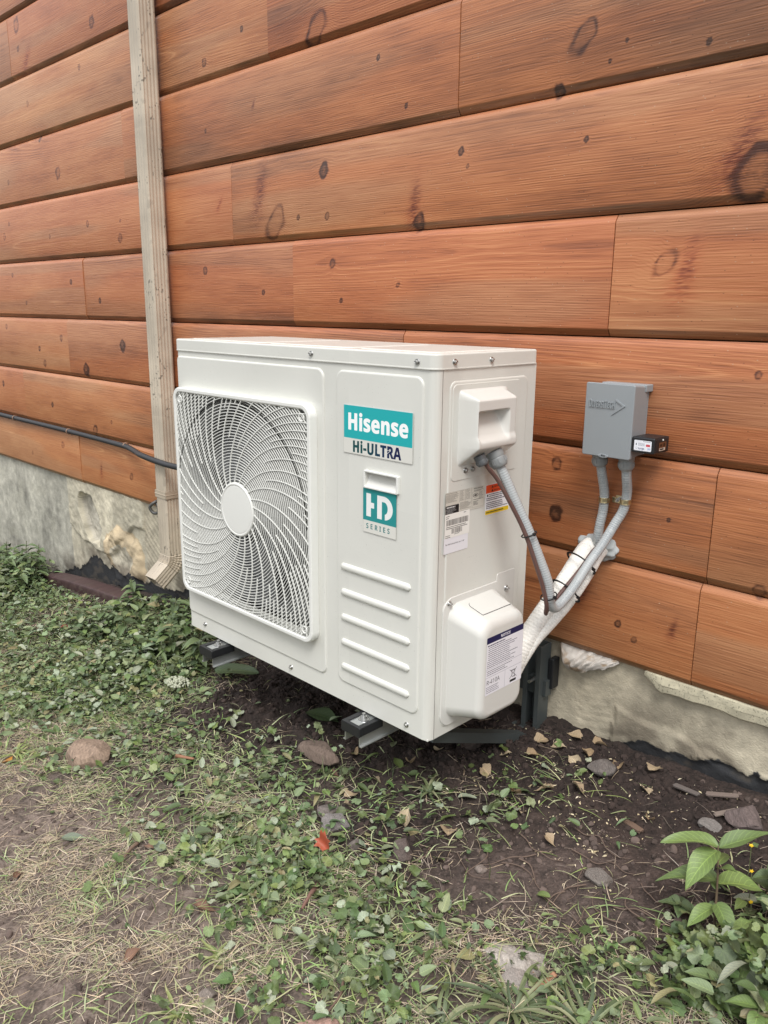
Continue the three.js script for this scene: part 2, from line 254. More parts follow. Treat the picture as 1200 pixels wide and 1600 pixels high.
// ------------------------------------------------------------------ ground heights
const WLX = [-400, -9, -4.5, -3.5, -2.8, -1.8, -1.5, -0.6, 0.28, 0.48, 0.6, 0.77, 1.5, 3, 9, 400], WLY = [-0.6, -0.4, -0.12, -0.03, 0.05, 0.185, 0.225, 0.31, 0.374, 0.382, 0.384, 0.398, 0.42, 0.45, 0.5, 0.6];
function wallLine(x) { let i = 1; while (i < WLX.length - 1 && WLX[i] < x) i++; const t = clamp((x - WLX[i - 1]) / (WLX[i] - WLX[i - 1])); return lerp(WLY[i - 1], WLY[i], t); }
const blobs = (list) => (x, z) => { let s = 0; for (const [bx, bz, r, w = 1] of list) { const d = ((x - bx) ** 2 + (z - bz) ** 2) / (r * r); if (d < 4) s += w * Math.exp(-d * 1.6); } return Math.min(1.4, s); };
// where leaves, straw, loose earth and bare trodden earth lie
const leafy = blobs([[-3.3, 0.3, 0.6, 1.1], [-2.75, 0.3, 0.45, 1], [-2.35, 0.45, 0.4, 0.9], [-1.9, 0.62, 0.4, 0.8], [-1.75, 0.25, 0.26, 0.8], [-1.45, 0.35, 0.3, 1.1], [-1.1, 0.33, 0.26, 1.1], [-1.2, 0.55, 0.3, 1], [-0.98, 0.66, 0.25, 0.8], [-1.4, 0.75, 0.25, 0.6], [-0.82, 0.45, 0.2, 0.6], [-0.75, 0.72, 0.2, 0.5], [-0.5, 0.72, 0.16, 0.35], [-0.45, 0.6, 0.16, 0.45], [-0.28, 0.62, 0.16, 0.6], [-0.15, 0.76, 0.18, 0.6], [0.0, 0.72, 0.16, 0.75], [0.14, 0.8, 0.17, 0.75], [0.25, 0.72, 0.15, 0.6], [0.33, 0.86, 0.16, 0.6], [0.42, 0.76, 0.14, 0.6], [0.55, 0.72, 0.13, 0.45], [0.52, 0.9, 0.14, 0.45], [0.9, 0.45, 0.1, 1], [0.93, 0.36, 0.1, 0.9], [0.99, 0.5, 0.14, 1.1], [0.88, 0.57, 0.1, 0.9], [1.1, 0.35, 0.2, 1.1], [0.78, 0.66, 0.12, 0.5], [0.68, 0.58, 0.1, 0.3], [0.3, 0.36, 0.15, 0.3], [0.1, 0.42, 0.16, 0.35], [-0.1, 0.5, 0.15, 0.4], [0.45, 0.22, 0.14, 0.14]]);
const strawy = blobs([[-0.9, 0.98, 0.3, 0.9], [-0.57, 1.05, 0.3, 1], [-0.3, 1.1, 0.3, 1], [0, 1.12, 0.28, 1], [0.15, 0.98, 0.22, 0.8], [0.35, 1.02, 0.22, 0.9], [-0.2, 0.95, 0.25, 0.7], [0.5, 0.9, 0.18, 0.6], [0.7, 0.75, 0.18, 0.6], [0.85, 0.6, 0.15, 0.6], [-1.6, 0.95, 0.4, 0.7], [0.4, 0.75, 0.3, 0.35], [-0.1, 0.75, 0.3, 0.3], [0.62, 0.55, 0.12, 0.35]]);
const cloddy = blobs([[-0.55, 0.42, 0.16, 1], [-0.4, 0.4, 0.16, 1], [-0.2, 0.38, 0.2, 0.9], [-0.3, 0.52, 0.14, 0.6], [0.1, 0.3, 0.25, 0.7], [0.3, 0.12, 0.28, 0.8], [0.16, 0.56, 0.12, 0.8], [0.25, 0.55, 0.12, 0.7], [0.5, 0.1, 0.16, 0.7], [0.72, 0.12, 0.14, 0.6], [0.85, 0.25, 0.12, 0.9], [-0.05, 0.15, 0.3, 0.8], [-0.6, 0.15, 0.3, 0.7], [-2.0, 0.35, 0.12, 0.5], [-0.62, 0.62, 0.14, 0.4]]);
const bare = blobs([[0.55, 0.4, 0.11, 1], [0.48, 0.48, 0.1, 1], [0.42, 0.56, 0.08, 0.9], [0.66, 0.45, 0.1, 0.8], [0.72, 0.3, 0.1, 0.6], [0.2, 1.05, 0.06, 0.7], [0.45, 0.95, 0.05, 0.6], [-0.05, 1.2, 0.08, 0.6]]);
function groundBase(x, z) { const zz = Math.max(0, z); return wallLine(x) - (zz < 3 ? 0.12 * zz : 0.36 + 0.02 * (zz - 3)); }
function groundY(x, z) {
  let y = groundBase(x, z);
  if (Math.abs(x) < 6 && z < 5) {
    const c = cloddy(x, z), b = bare(x, z), k = clamp(1 - b * 0.8);
    y += (fbm(x * 5, z * 5, 50, 3) - 0.5) * 0.035 * (0.4 + 0.6 * k) + (fbm(x * 22, z * 22, 60, 3) - 0.5) * 0.016 * k;
    const n = vn(x * 42, z * 42, 70); y += c * 0.011 * sst(0.4, 0.8, n) + c * 0.018 * (fbm(x * 60, z * 60, 71, 3) - 0.4) + c * 0.012;
    y += (vn(x * 110, z * 110, 72) - 0.5) * 0.004 * k;
  }
  return y;
}
{
  const line = (stops) => { const o = []; for (let i = 0; i < stops.length - 1; i++) { const [a, s] = stops[i], b = stops[i + 1][0], n = Math.max(1, Math.round((b - a) / s)); for (let k = 0; k < n; k++) o.push(a + (b - a) * k / n); } o.push(stops[stops.length - 1][0]); return o; };
  const xs = line([[-180, 30], [-30, 6], [-7, 0.4], [-4.2, 0.04], [-2.2, 0.018], [-1.3, 0.0085], [1.25, 0.05], [3, 0.5], [8, 5], [30, 30], [180, 1]]);
  const zs = line([[-180, 30], [-30, 6], [-4, 1], [-0.5, 0.1], [-0.1, 0.0085], [1.5, 0.03], [3, 0.3], [6, 4], [30, 30], [180, 1]]);
  const P = [], U = [], I = [], K = [], nx = xs.length;
  for (const z of zs) for (const x of xs) {
    P.push(x, groundY(x, z), z); U.push(x / 1.6, z / 1.6);
    const l = leafy(x, z), s = strawy(x, z), c = cloddy(x, z), b = bare(x, z), near = Math.abs(x) < 8 && Math.abs(z) < 8;
    // linear base colours: dark moist loam with unit shade painted in, dry trodden earth, mossy and straw-strewn earth
    let R = 0.062, G = 0.043, B = 0.036; const mix = (r, g, bb, t) => { R = lerp(R, r, t); G = lerp(G, g, bb === undefined ? 0 : t); B = lerp(B, bb, t); };
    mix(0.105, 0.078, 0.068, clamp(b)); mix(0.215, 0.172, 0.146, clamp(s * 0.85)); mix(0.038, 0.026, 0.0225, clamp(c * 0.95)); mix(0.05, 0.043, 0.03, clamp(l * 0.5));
    if (!near) mix(0.07, 0.085, 0.04, 1);
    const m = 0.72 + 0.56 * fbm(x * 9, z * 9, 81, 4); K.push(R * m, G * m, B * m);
  }
  for (let j = 0; j < zs.length - 1; j++) for (let i = 0; i < nx - 1; i++) { const a = j * nx + i, b = a + nx; I.push(a, b, a + 1, b, b + 1, a + 1); }
  const g = new THREE.BufferGeometry(); g.setAttribute('position', new THREE.Float32BufferAttribute(P, 3)); g.setAttribute('uv', new THREE.Float32BufferAttribute(U, 2)); g.setAttribute('color', new THREE.Float32BufferAttribute(K, 3)); g.setIndex(I); g.computeVertexNormals();
  const soil = dtex(1024, 1024, 3, (x, y) => { const px = x * 0.15625, py = y * 0.15625; const f = fbm(px * 0.5, py * 0.5, 90, 5), s = vn(px * 2.1, py * 2.1, 95), v = 150 + 130 * (f - 0.5) + 60 * (s - 0.5) + 50 * (hash(x, y, 96) - 0.5); const peb = vn(px * 1.3 + 7, py * 1.3, 98) > 0.86 ? 40 : 0; const w = v + peb + 62; return [Math.min(255, w), Math.min(255, w * 0.985), Math.min(255, w * 0.97)]; }, true);
  const soilB = dtex(1024, 1024, 1, (x, y) => { const px = x * 0.15625, py = y * 0.15625; const v = 255 * clamp(fbm(px * 0.7, py * 0.7, 100, 5) * 0.8 + 0.25 * vn(px * 3, py * 3, 104) - 0.05); return [v, v, v]; });
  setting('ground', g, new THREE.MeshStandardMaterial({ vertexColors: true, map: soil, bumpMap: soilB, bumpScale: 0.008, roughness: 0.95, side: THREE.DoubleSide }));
}

// ------------------------------------------------------------------ foundation below the boards
{
  const f = thing('foundation_wall', 'rough plastered concrete foundation wall below the wooden boards, tarred along the ground', 'foundation');
  const X0 = -4.4, X1 = 1.7, Y0 = -0.2, Y1 = 0.61, ZB = -0.024;
  const tarTop = (x) => { // irregular upper edge of the black coating
    const n = (fbm(x * 14, 3, 120, 4) - 0.5) * 0.045;
    if (x > 0.3) return groundBase(x, 0) + 0.028 * sst(0.38, 0.5, x) + n * 0.7 + 0.014 * sst(0.5, 0.65, x) - 0.02 * sst(0.5, 0.3, x);
    if (x > -0.7) return -9;
    return groundBase(x, 0) + 0.05 + n + 0.075 * Math.exp(-(((x + 2.36) / 0.1) ** 2)) + 0.045 * Math.exp(-(((x + 2.1) / 0.2) ** 2)) - 0.05 * sst(-2.45, -2.8, x);
  };
  const bumpAt = (x, y) => {
    let z = (fbm(x * 4, y * 4, 130, 3) - 0.5) * 0.008 + (fbm(x * 26, y * 26, 131, 3) - 0.5) * (x > -1.5 ? 0.0012 : 0.0035), kind = 0, e = 0;
    const jag = (s, a) => (fbm(x * s, y * s, 140, 3) - 0.5) * a;
    if (x < -2.57 + jag(18, 0.012)) kind = 1; // grey concrete
    else if (x < -1.83 + jag(14, 0.02)) { // thicker rough coat
      const low = 0.315 + 0.05 * Math.sin(x * 9) + jag(12, 0.07) + 0.1 * sst(-2.1, -1.9, x); kind = 2;
      if (y > low) { z += 0.011 * sst(low, low + 0.008, y) * sst(-2.575, -2.555, x) + (fbm(x * 60, y * 60, 133, 3) - 0.5) * 0.006; }
      const hx = (x + 2.34 + (y - 0.43) * 0.35) / 0.095, hy = (y - 0.43) / 0.125, d = Math.hypot(hx, hy) + jag(20, 0.45);
      if (d < 1.1) { z -= 0.036 * sst(1.03, 0.9, d); z += 0.010 * sst(0.9, 0.4, d) * (fbm(x * 34, y * 34, 134, 3) - 0.3); kind = d < 0.95 ? 3 : 2; }
      const lx = (x + 2.02) / 0.15, ly = (y - 0.30) / 0.13, d2 = Math.hypot(lx, ly) + jag(16, 0.5);
      if (d2 < 1.15) { z += 0.024 * sst(1.1, 0.9, d2) * (0.55 + 0.9 * fbm(x * 30, y * 30, 135, 3)) - 0.012 * sst(0.7, 0.3, d2); kind = d2 > 0.62 ? 4 : 5; }
    } else if (x > 0.3) { // trowelled render, slipping coat at the right
      const edge = 0.475 - (x - 0.45) * 0.16 + jag(9, 0.05);
      if (y < edge && x > 0.40 + jag(9, 0.03)) z += 0.006 * sst(edge, edge - 0.006, y) * 1 + (fbm(x * 40, y * 70, 136, 3) - 0.5) * 0.006 * sst(0.4, 0.8, x);
      const arc = Math.hypot(x - 0.3, y - 0.75); z += 0.0010 * Math.sin(arc * 330 + 8 * fbm(x * 6, y * 6, 137, 2)) * vn(x * 5, y * 5, 138);
      if (x > 0.6) { const e2 = 0.45 + jag(14, 0.06); if (y < e2 && y > tarTop(x)) z += 0.008 * sst(e2, e2 - 0.006, y); }
    } else { const arc = Math.hypot(x + 1.4, y - 0.9); z += 0.0009 * Math.sin(arc * 300 + 8 * fbm(x * 6, y * 6, 137, 2)); }
    const tt = tarTop(x) + (fbm(x * 60, y * 60, 125, 2) - 0.5) * 0.02; if (y < tt) { kind = 9; z -= 0.004 * sst(tt, tt - 0.006, y); }
    return [z, kind];
  };
  const paint = [[172, 164, 145], [168, 165, 153], [182, 175, 156], [168, 163, 150], [172, 163, 143], [174, 167, 150], 0, 0, 0, [40, 41, 43]];
  const W = 2048, H = 384;
  const col = dtex(W, H, 3, (px, py) => {
    const x = lerp(X0, X1, (px + 0.5) / W), y = lerp(Y0, Y1, (py + 0.5) / H), [, k] = bumpAt(x, y), c = paint[k];
    const m = fbm(x * 7, y * 7, 150, 4) - 0.5, s = fbm(x * 40, y * 40, 152, 3) - 0.5; let g = 1.07 + m * 0.34 + s * 0.3, v = [c[0] * g, c[1] * g, c[2] * g];
    if (k === 9) { const dust = sst(0.55, 0.75, fbm(x * 20, y * 40, 155, 3)) * 0.5; v = [lerp(v[0], 92, dust), lerp(v[1], 82, dust), lerp(v[2], 70, dust)]; }
    else {
      const splash = sst(0.15, 0.0, y - tarTop(x)) * sst(0.35, 0.7, fbm(x * 11, y * 16, 156, 3)) * 0.55 * (x > 0.3 || x < -1 ? 1 : 0); v = [lerp(v[0], 74, splash), lerp(v[1], 66, splash), lerp(v[2], 56, splash)];
      const drip = k === 1 ? sst(0.45, 0.8, fbm(x * 10, y * 5, 157, 4)) * 0.22 : k === 2 ? sst(0.55, 0.8, fbm(x * 14, y * 6, 158, 3)) * 0.12 : 0; v = v.map((q) => q * (1 - drip));
      if (k === 1 || k === 2 || k === 3) { const white = sst(0.55, 0.72, fbm(x * 13, y * 13, 159, 4)) * 0.3; v = v.map((q, i) => lerp(q, [176, 172, 156][i], white)); }
      if (k === 4) v = [v[0] * 1.02, v[1] * 0.98, v[2] * 0.93];
    }
    return v.map((q) => clamp(q, 0, 255));
  }, true);
  const fine = dtex(512, 512, 1, (x, y) => { const v = 255 * clamp(fbm(x / 11, y / 11, 160, 4) * 0.7 + 0.4 * vn(x / 2.2, y / 2.2, 163) - 0.05); return [v, v, v]; });
  fine.repeat.set(14, 1.9);
  const nx = 900, ny = 130;
  const g = gridGeo(nx, ny, (u, v) => { const x = lerp(X0, X1, u), y = lerp(Y0, Y1, v); return [x, y, ZB + bumpAt(x, y)[0], u, v]; });
  part(f, 'plaster_face', g, new THREE.MeshStandardMaterial({ map: col, bumpMap: fine, bumpScale: 0.0016, roughness: 0.92, side: THREE.DoubleSide }));
  part(f, 'concrete_core', [box(-7.5, X0, -0.9, 0.61, -0.22, ZB), box(X1, 4.2, -0.3, 0.61, -0.22, ZB), box(X0, X1, -0.9, 0.61, -0.22, ZB - 0.05)], mat(0.21, 0.19, 0.15, 0.95));

  // pale board hanging below the siding at the right, and the torn white membrane
  const strip = gridGeo(90, 10, (u, v) => {
    const a = v * Math.PI * 2, x = lerp(0.468, 2.6, u ** 1.3), bot = 0.552 - 0.012 * Math.sin(x * 5 + 1) + (fbm(x * 20, 2, 170, 3) - 0.5) * 0.016 + 0.03 * sst(0.52, 0.468, x), top = 0.60, c = Math.cos(a), s = Math.sin(a);
    const sq = (q) => Math.sign(q) * Math.abs(q) ** 0.4, w = u === 0 || u === 1 ? 0.0 : 1; return [x, (top + bot) / 2 + sq(s) * (top - bot) / 2 * w, -0.011 + sq(c) * 0.007 * w + (fbm(x * 30, a * 2, 171, 2) - 0.5) * 0.004, x * 4, v];
  });
  const stripTex = dtex(256, 128, 3, (x, y) => { const n = fbm(x / 22, y / 22, 172, 4), s = vn(x / 2.4, y / 2.4, 176); const v = 196 + 60 * (n - 0.5) - (s > 0.8 ? 45 : 0); return [v, v * 0.965, v * 0.84]; }, true);
  single('insulation_board', strip, new THREE.MeshStandardMaterial({ map: stripTex, roughness: 0.95, side: THREE.DoubleSide }), 'long pale cream insulation board edge hanging below the lowest plank at right', 'insulation');
  const tuft = gridGeo(60, 16, (u, v) => {
    const x = lerp(0.245, 0.405, u), prof = Math.sin(Math.min(1, u * 5) * Math.PI / 2) * (1 - u ** 3), bot = 0.592 - prof * (0.05 + 0.018 * fbm(u * 9, 1, 180, 3)) * (1 - 0.3 * u);
    const y = lerp(0.60, bot, v), f = vn(u * 7 + v * 2.5, v * 1.5, 181), z = -0.012 + 0.022 * Math.sin(v * Math.PI * 0.75) * prof + (Math.abs(f - 0.5) * 2 - 0.5) * 0.014 * prof + (fbm(u * 30, v * 9, 183, 2) - 0.5) * 0.003; return [x + (fbm(u * 12, v * 4, 182, 2) - 0.5) * 0.006, y, z];
  });
  const tuftTex = dtex(128, 64, 3, (x, y) => { const n = fbm(x / 12, y / 9, 185, 4), b = sst(0.55, 0.75, fbm(x / 20, y / 20, 187, 3)) * 0.55; return [lerp(206, 150, b) + 50 * (n - 0.5), lerp(200, 118, b) + 50 * (n - 0.5), lerp(192, 84, b) + 50 * (n - 0.5)]; }, true);
  single('membrane_scrap', tuft, new THREE.MeshStandardMaterial({ map: tuftTex, roughness: 0.8, side: THREE.DoubleSide }), 'torn scrap of white membrane crumpled under the lowest plank', 'membrane scrap');
}
// ------------------------------------------------------------------ downspout, black cable, hook, brown gutter piece
{
  const d = thing('downspout', 'tan fluted metal downspout on the wall left of the outdoor unit', 'downspout');
  const hw = 0.0355, hd = 0.0325, sec = [];
  const flute = (t, n) => 0.0011 * Math.sin(t * Math.PI * 2 * n) * (t > 0.04 && t < 0.96 ? 1 : 0);
  for (const [ax, ad, bx, bd, n, out] of [[-hw, hd, hw, hd, 4, [0, 1]], [hw, hd, hw, -hd, 5, [1, 0]], [hw, -hd, -hw, -hd, 4, [0, -1]], [-hw, -hd, -hw, hd, 5, [-1, 0]]])
    for (let i = 0; i < 28; i++) { const t = 0.06 + 0.88 * i / 27, q = i === 0 || i === 27 ? 0.4 : 1; const w = flute(t, n) * 0.75; sec.push([lerp(ax, bx, t) + out[0] * w, lerp(ad, bd, t) + out[1] * w]); }
  const sweep = (path) => { // path: [y, z, angle, widthScale]
    const P = [], I = [], U = [], m = sec.length;
    path.forEach(([y, z, a, s], i) => sec.forEach(([x, dd], j) => { P.push(-1.4995 + x * s, y + dd * s * Math.sin(a), z + dd * s * Math.cos(a)); U.push(j / m, y); }));
    for (let i = 0; i < path.length - 1; i++) for (let j = 0; j < m; j++) { const a = i * m + j, b = i * m + (j + 1) % m; I.push(a, a + m, b, b, a + m, b + m); }
    const g = new THREE.BufferGeometry(); g.setAttribute('position', new THREE.Float32BufferAttribute(P, 3)); g.setAttribute('uv', new THREE.Float32BufferAttribute(U, 2)); g.setIndex(I); g.computeVertexNormals(); return g;
  };
  const dirt = dtex(256, 1024, 3, (x, y) => { const n = fbm(x / 90, y / 90, 200, 3) - 0.5, s = sst(0.7, 0.85, fbm(x / 30, y / 40, 204, 3)) * 0.2, k = sst(0.78, 0.84, vn(x / 5, y / 9, 207)) * sst(0.62, 0.7, vn(x / 30, y / 60, 208)) * 0.3, g = (1 + n * 0.22) * (1 - s * 0.5 - k); return [192 * g, 180 * g, 162 * g]; }, true);
  const m = new THREE.MeshStandardMaterial({ map: dirt, roughness: 0.5, side: THREE.DoubleSide });
  part(d, 'pipe', sweep([[3.6, 0.0475, 0, 1], [2, 0.0475, 0, 1], [0.69, 0.0475, 0, 1], [0.66, 0.0475, 0, 1], [0.46, 0.0475, 0, 1]]), m);
  const path = [[0.475, 0.0475, 0, 1.03], [0.455, 0.0475, 0, 1.03]], y0 = 0.454, R = 0.07;
  for (let i = 0; i <= 84; i++) { const a = i / 84 * 50 * Math.PI / 180; path.push([y0 - R * Math.sin(a), 0.0475 + R * (1 - Math.cos(a)), a, 1.03 + 0.075 * Math.max(0, Math.sin(i / 84 * Math.PI * 2 * 7)) - 0.012]); }
  const A = 50 * Math.PI / 180, [ey, ez] = path[path.length - 1]; for (let i = 1; i <= 3; i++) path.push([ey - 0.0245 * i * Math.cos(A), ez + 0.0245 * i * Math.sin(A), A, 1.02]);
  part(d, 'elbow', sweep(path), m);
  const strapG = [box(-1.538, -1.461, 0.684, 0.712, 0.0808, 0.0826), box(-1.5395, -1.5372, 0.684, 0.712, 0.0, 0.0826), box(-1.4622, -1.46, 0.684, 0.712, 0.0, 0.0826), box(-1.54, -1.459, 0.6955, 0.7, 0.0, 0.0838, 0.001)];
  part(d, 'strap', strapG, mat(0.47, 0.40, 0.31, 0.5));
  part(d, 'strap', strapG.map((g) => g.clone().translate(0, 1.75, 0)), mat(0.47, 0.40, 0.31, 0.5));
}
{
  const c = thing('black_cable', 'thick black cable running level along the lowest boards at left', 'cable');
  const pts = [[-7, 0.84, 0.013], [-5, 0.838, 0.014], [-3.3, 0.834, 0.013], [-2.4, 0.835, 0.014], [-2.0, 0.832, 0.015], [-1.86, 0.831, 0.02], [-1.74, 0.828, 0.045], [-1.62, 0.836, 0.088], [-1.5, 0.831, 0.096], [-1.38, 0.827, 0.094], [-1.15, 0.826, 0.05], [-0.9, 0.83, 0.016], [-0.55, 0.83, 0.014]];
  part(c, 'sheath', tube(pts, 0.0112, 240, 12), M.cable);
  for (const x of [-4.4, -3.68, -3.05, -2.42, -1.88]) part(c, 'cable_clip', [new THREE.TorusGeometry(0.0125, 0.0016, 6, 20).rotateY(Math.PI / 2).scale(2.2, 1, 1).translate(x, 0.8335, 0.0145), box(x - 0.004, x + 0.004, 0.812, 0.822, -0.001, 0.002)], mat(0.32, 0.2, 0.14, 0.5));
}
single('metal_hook', [tube([[-1.645, 0.64, -0.01], [-1.645, 0.632, 0.03], [-1.66, 0.612, 0.042], [-1.65, 0.59, 0.034], [-1.632, 0.592, 0.024], [-1.63, 0.612, 0.02], [-1.645, 0.628, 0.02]], 0.0065, 50, 10)], mat(0.13, 0.13, 0.125, 0.45, { metalness: 0.5 }), 'grey metal hose hook below the boards just left of the downspout', 'hook');
{
  const s = sweepGutter();
  function sweepGutter() {
    const hw = 0.045, hh = 0.027, sec = []; const n = 36; for (let i = 0; i < n; i++) { const a = i / n * Math.PI * 2, q = (v) => Math.sign(v) * Math.abs(v) ** 0.35; sec.push([q(Math.cos(a)) * hw, q(Math.sin(a)) * hh + (Math.sin(a) > 0.5 ? 0.0015 * Math.cos(i * 3) : 0.002 * Math.cos(i * 2.2))]); }
    return gridGeo(n, 40, (u, v) => { const [a, b] = sec[Math.round(u * n) % n], x = lerp(-2.66, -1.66, v), k = v > 0.985 ? 0.98 : 1; return [x, groundBase(x, 0.09) + 0.013 + b * k + 0.006 * Math.sin(v * 5), lerp(0.062, 0.088, v) + a * k, u, v * 4]; });
  }
  const t = dtex(128, 256, 3, (x, y) => { const n = fbm(x / 14, y / 20, 215, 4) - 0.5, d = sst(0.55, 0.8, fbm(x / 20, y / 30, 218, 3)) * 0.5; return [lerp(70 + n * 30, 96, d), lerp(50 + n * 24, 84, d), lerp(50 + n * 22, 74, d)]; }, true);
  single('brown_gutter_length', s, new THREE.MeshStandardMaterial({ map: t, roughness: 0.55, side: THREE.DoubleSide }), 'dusty brown metal gutter piece lying on the ground along the foundation', 'gutter piece');
}

// ------------------------------------------------------------------ outdoor unit
const UX0 = -0.683, UX1 = 0.24, UY0 = 0.5118, UY1 = 1.317, UZ0 = 0.15, FZ = 0.4742, RZ = 0.4784;
const FC = [-0.389, 0.9085];
const unit = thing('outdoor_unit', 'cream white outdoor heat pump unit with round fan grille hung on the wall', 'heat pump');
const local = (g) => g; // the unit is modelled at its place
const stick = (parent, name, x0, x1, y0, y1, z, tex, rough = 0.45, label, r = 0.002) => { const g = new THREE.ShapeGeometry(rrect(x0, x1, y0, y1, r), 6), p = g.attributes.position, uv = g.attributes.uv; for (let i = 0; i < p.count; i++) uv.setXY(i, (p.getX(i) - x0) / (x1 - x0), (p.getY(i) - y0) / (y1 - y0)); g.translate(0, 0, z); const m = part(parent, name, g, new THREE.MeshStandardMaterial({ map: tex, roughness: rough, side: THREE.DoubleSide }), label); return m; };
const stickSide = (parent, name, zl, zr, y0, y1, x, tex, rough, label) => { const m = stick(parent, name, -zl, -zr, y0, y1, 0, tex, rough, label); m.geometry.applyMatrix4(new THREE.Matrix4().makeRotationY(Math.PI / 2)).translate(x, 0, 0); return m; };
const screwGeo = (s = 1) => merge([new THREE.CylinderGeometry(0.0058 * s, 0.0064 * s, 0.0012, 18).rotateX(Math.PI / 2).translate(0, 0, 0.0006), new THREE.CylinderGeometry(0.0038 * s, 0.0041 * s, 0.0042, 6).rotateX(Math.PI / 2).translate(0, 0, 0.0031), new THREE.TorusGeometry(0.0026 * s, 0.0007 * s, 6, 16).translate(0, 0, 0.0052)]);
const screwF = screwGeo(), screwS = screwGeo().rotateY(Math.PI / 2);
const screw = (p, x, y, z, side, s = 1) => { const m = part(p, 'screw', side ? screwS : screwF, M.steel); m.position.set(x, y, z); m.scale.setScalar(s); return m; };
{
  const rc = 0.019, yb = UY0 + 0.001, yt = 1.2885;
  // front sheet with the fan opening, wrapped round both corners
  const sh = rrect(UX0 + rc, UX1 - rc, yb, yt, 0); sh.holes.push(rrect(-0.3825 - 0.266, -0.3825 + 0.266, 0.9135 - 0.266, 0.9135 + 0.266, 0.02, THREE.Path));
  const wrap = (cx, s) => gridGeo(14, 1, (u, v) => { const a = u * Math.PI / 2; return [cx + s * Math.sin(a) * rc, lerp(yb, yt, v), FZ - rc + Math.cos(a) * rc]; });
  const pl = rrect(-0.671, -0.0805, 0.559, 1.273, [0.012, 0.02, 0.022, 0.012]), h2 = rrect(-0.3825 - 0.263, -0.3825 + 0.263, 0.9135 - 0.263, 0.9135 + 0.263, 0.02, THREE.Path);
  // pressed fields of the front sheet (raised rims)
  const ringHole = (s) => { s.holes.push(h2); return s; };
  part(unit, 'fan_field', [new THREE.ExtrudeGeometry(ringHole(pl), { depth: 0.0006, bevelEnabled: true, bevelThickness: 0.0036, bevelSize: 0.0042, bevelOffset: -0.0042, bevelSegments: 5, curveSegments: 40 }).translate(0, 0, FZ - 0.0004)], M.white);
  { const lf = rrect(-0.0395, 0.2105, 0.563, 1.273, 0.02); lf.holes.push(rrect(0.0535, 0.1495, 1.0355, 1.0695, 0.002, THREE.Path)); part(unit, 'label_field', new THREE.ExtrudeGeometry(lf, { depth: 0.0004, bevelEnabled: true, bevelThickness: 0.0036, bevelSize: 0.0042, bevelOffset: -0.0042, bevelSegments: 4, curveSegments: 16 }).translate(0, 0, FZ - 0.0004), M.white); sh.holes.push(rrect(0.0535, 0.1495, 1.0355, 1.0695, 0.002, THREE.Path)); }
  const front = [slab(sh, FZ - 0.0012, FZ, 64), wrap(UX1 - rc, 1), wrap(UX0 + rc, -1), box(UX1 - 0.0014, UX1, yb, yt, 0.4562, FZ - rc), box(UX0, UX0 + 0.0014, yb, yt, UZ0, FZ - rc)];
  part(unit, 'front_panel', front, M.white);
  for (let i = 0; i < 5; i++) { // pressed ribs
    const y = 0.8428 - i * 0.0598;
    const g = gridGeo(40, 10, (u, v) => { const L = 0.214, r = 0.0083, a = (v - 0.5) * Math.PI, x = (u - 0.5) * L, e = Math.max(0, Math.abs(x) - (L / 2 - r)), w = Math.sqrt(Math.max(0, 1 - (e / r) ** 2)); return [0.0812 + x, y + Math.sin(a) * r * w, RZ - 0.0006 + Math.cos(a) * 0.0058 * w]; });
    part(unit, 'pressed_rib', g, M.white);
  }
  // side, back, base
  part(unit, 'side_panel', [box(UX1 - 0.0016, UX1 - 0.0004, yb, yt, UZ0, 0.4548), toSide(raise(rrect(-0.4345, -0.180, 0.53, 1.2635, 0.016), UX1 - 0.0006, 0.002, 0.004))], M.white);
  part(unit, 'seam', box(UX1 - 0.006, UX1 - 0.0022, yb, yt, 0.4540, 0.4570), M.seam);
  part(unit, 'coil', [box(UX0 + 0.03, UX1 - 0.26, yb + 0.02, yt - 0.01, UZ0 + 0.006, UZ0 + 0.03), box(-0.09, -0.085, yb + 0.02, yt - 0.01, UZ0 + 0.03, FZ - 0.01)], M.coil);
  part(unit, 'back_panel', box(UX1 - 0.27, UX1 - 0.002, yb, yt, UZ0 + 0.001, UZ0 + 0.003), M.white); part(unit, 'back_panel', box(UX0 + 0.002, UX0 + 0.04, yb, yt, UZ0 + 0.001, UZ0 + 0.003), M.white);
  part(unit, 'base_pan', [box(UX0 + 0.004, UX1 - 0.004, UY0 - 0.002, UY0 + 0.004, UZ0 + 0.004, FZ - 0.004, 0.002), box(UX0 + 0.14, UX0 + 0.2, 0.505, 0.51, UZ0 - 0.012, FZ - 0.03, 0.002), box(0.035, 0.09, 0.505, 0.51, UZ0 - 0.012, FZ - 0.03, 0.002)], M.white);
  // lid
  const lidS = rrect(UX0 - 0.0018, UX1 + 0.0018, -0.4768, -0.147, [0.021, 0.021, 0.012, 0.012]);
  const lid = toTop(new THREE.ExtrudeGeometry(lidS, { depth: 0.024, bevelEnabled: true, bevelThickness: 0.004, bevelSize: 0.004, bevelOffset: -0.004, bevelSegments: 5, curveSegments: 14 }).translate(0, 0, 1.289));
  const bead = toTop(new THREE.ExtrudeGeometry(rrect(UX0 - 0.0024, UX1 + 0.0024, -0.4775, -0.1466, [0.0216, 0.0216, 0.012, 0.012]), { depth: 0.0018, bevelEnabled: true, bevelThickness: 0.0006, bevelSize: 0.0006, bevelOffset: -0.0006, bevelSegments: 2, curveSegments: 14 }).translate(0, 0, 1.2872));
  const tops = [[-0.645, -0.34], [-0.315, -0.03], [-0.005, 0.215]].map(([a, b]) => toTop(raise(rrect(a, b, -0.45, -0.18, 0.02), 1.3155, 0.0028, 0.004)));
  part(unit, 'lid', [lid, bead, ...tops], M.white);
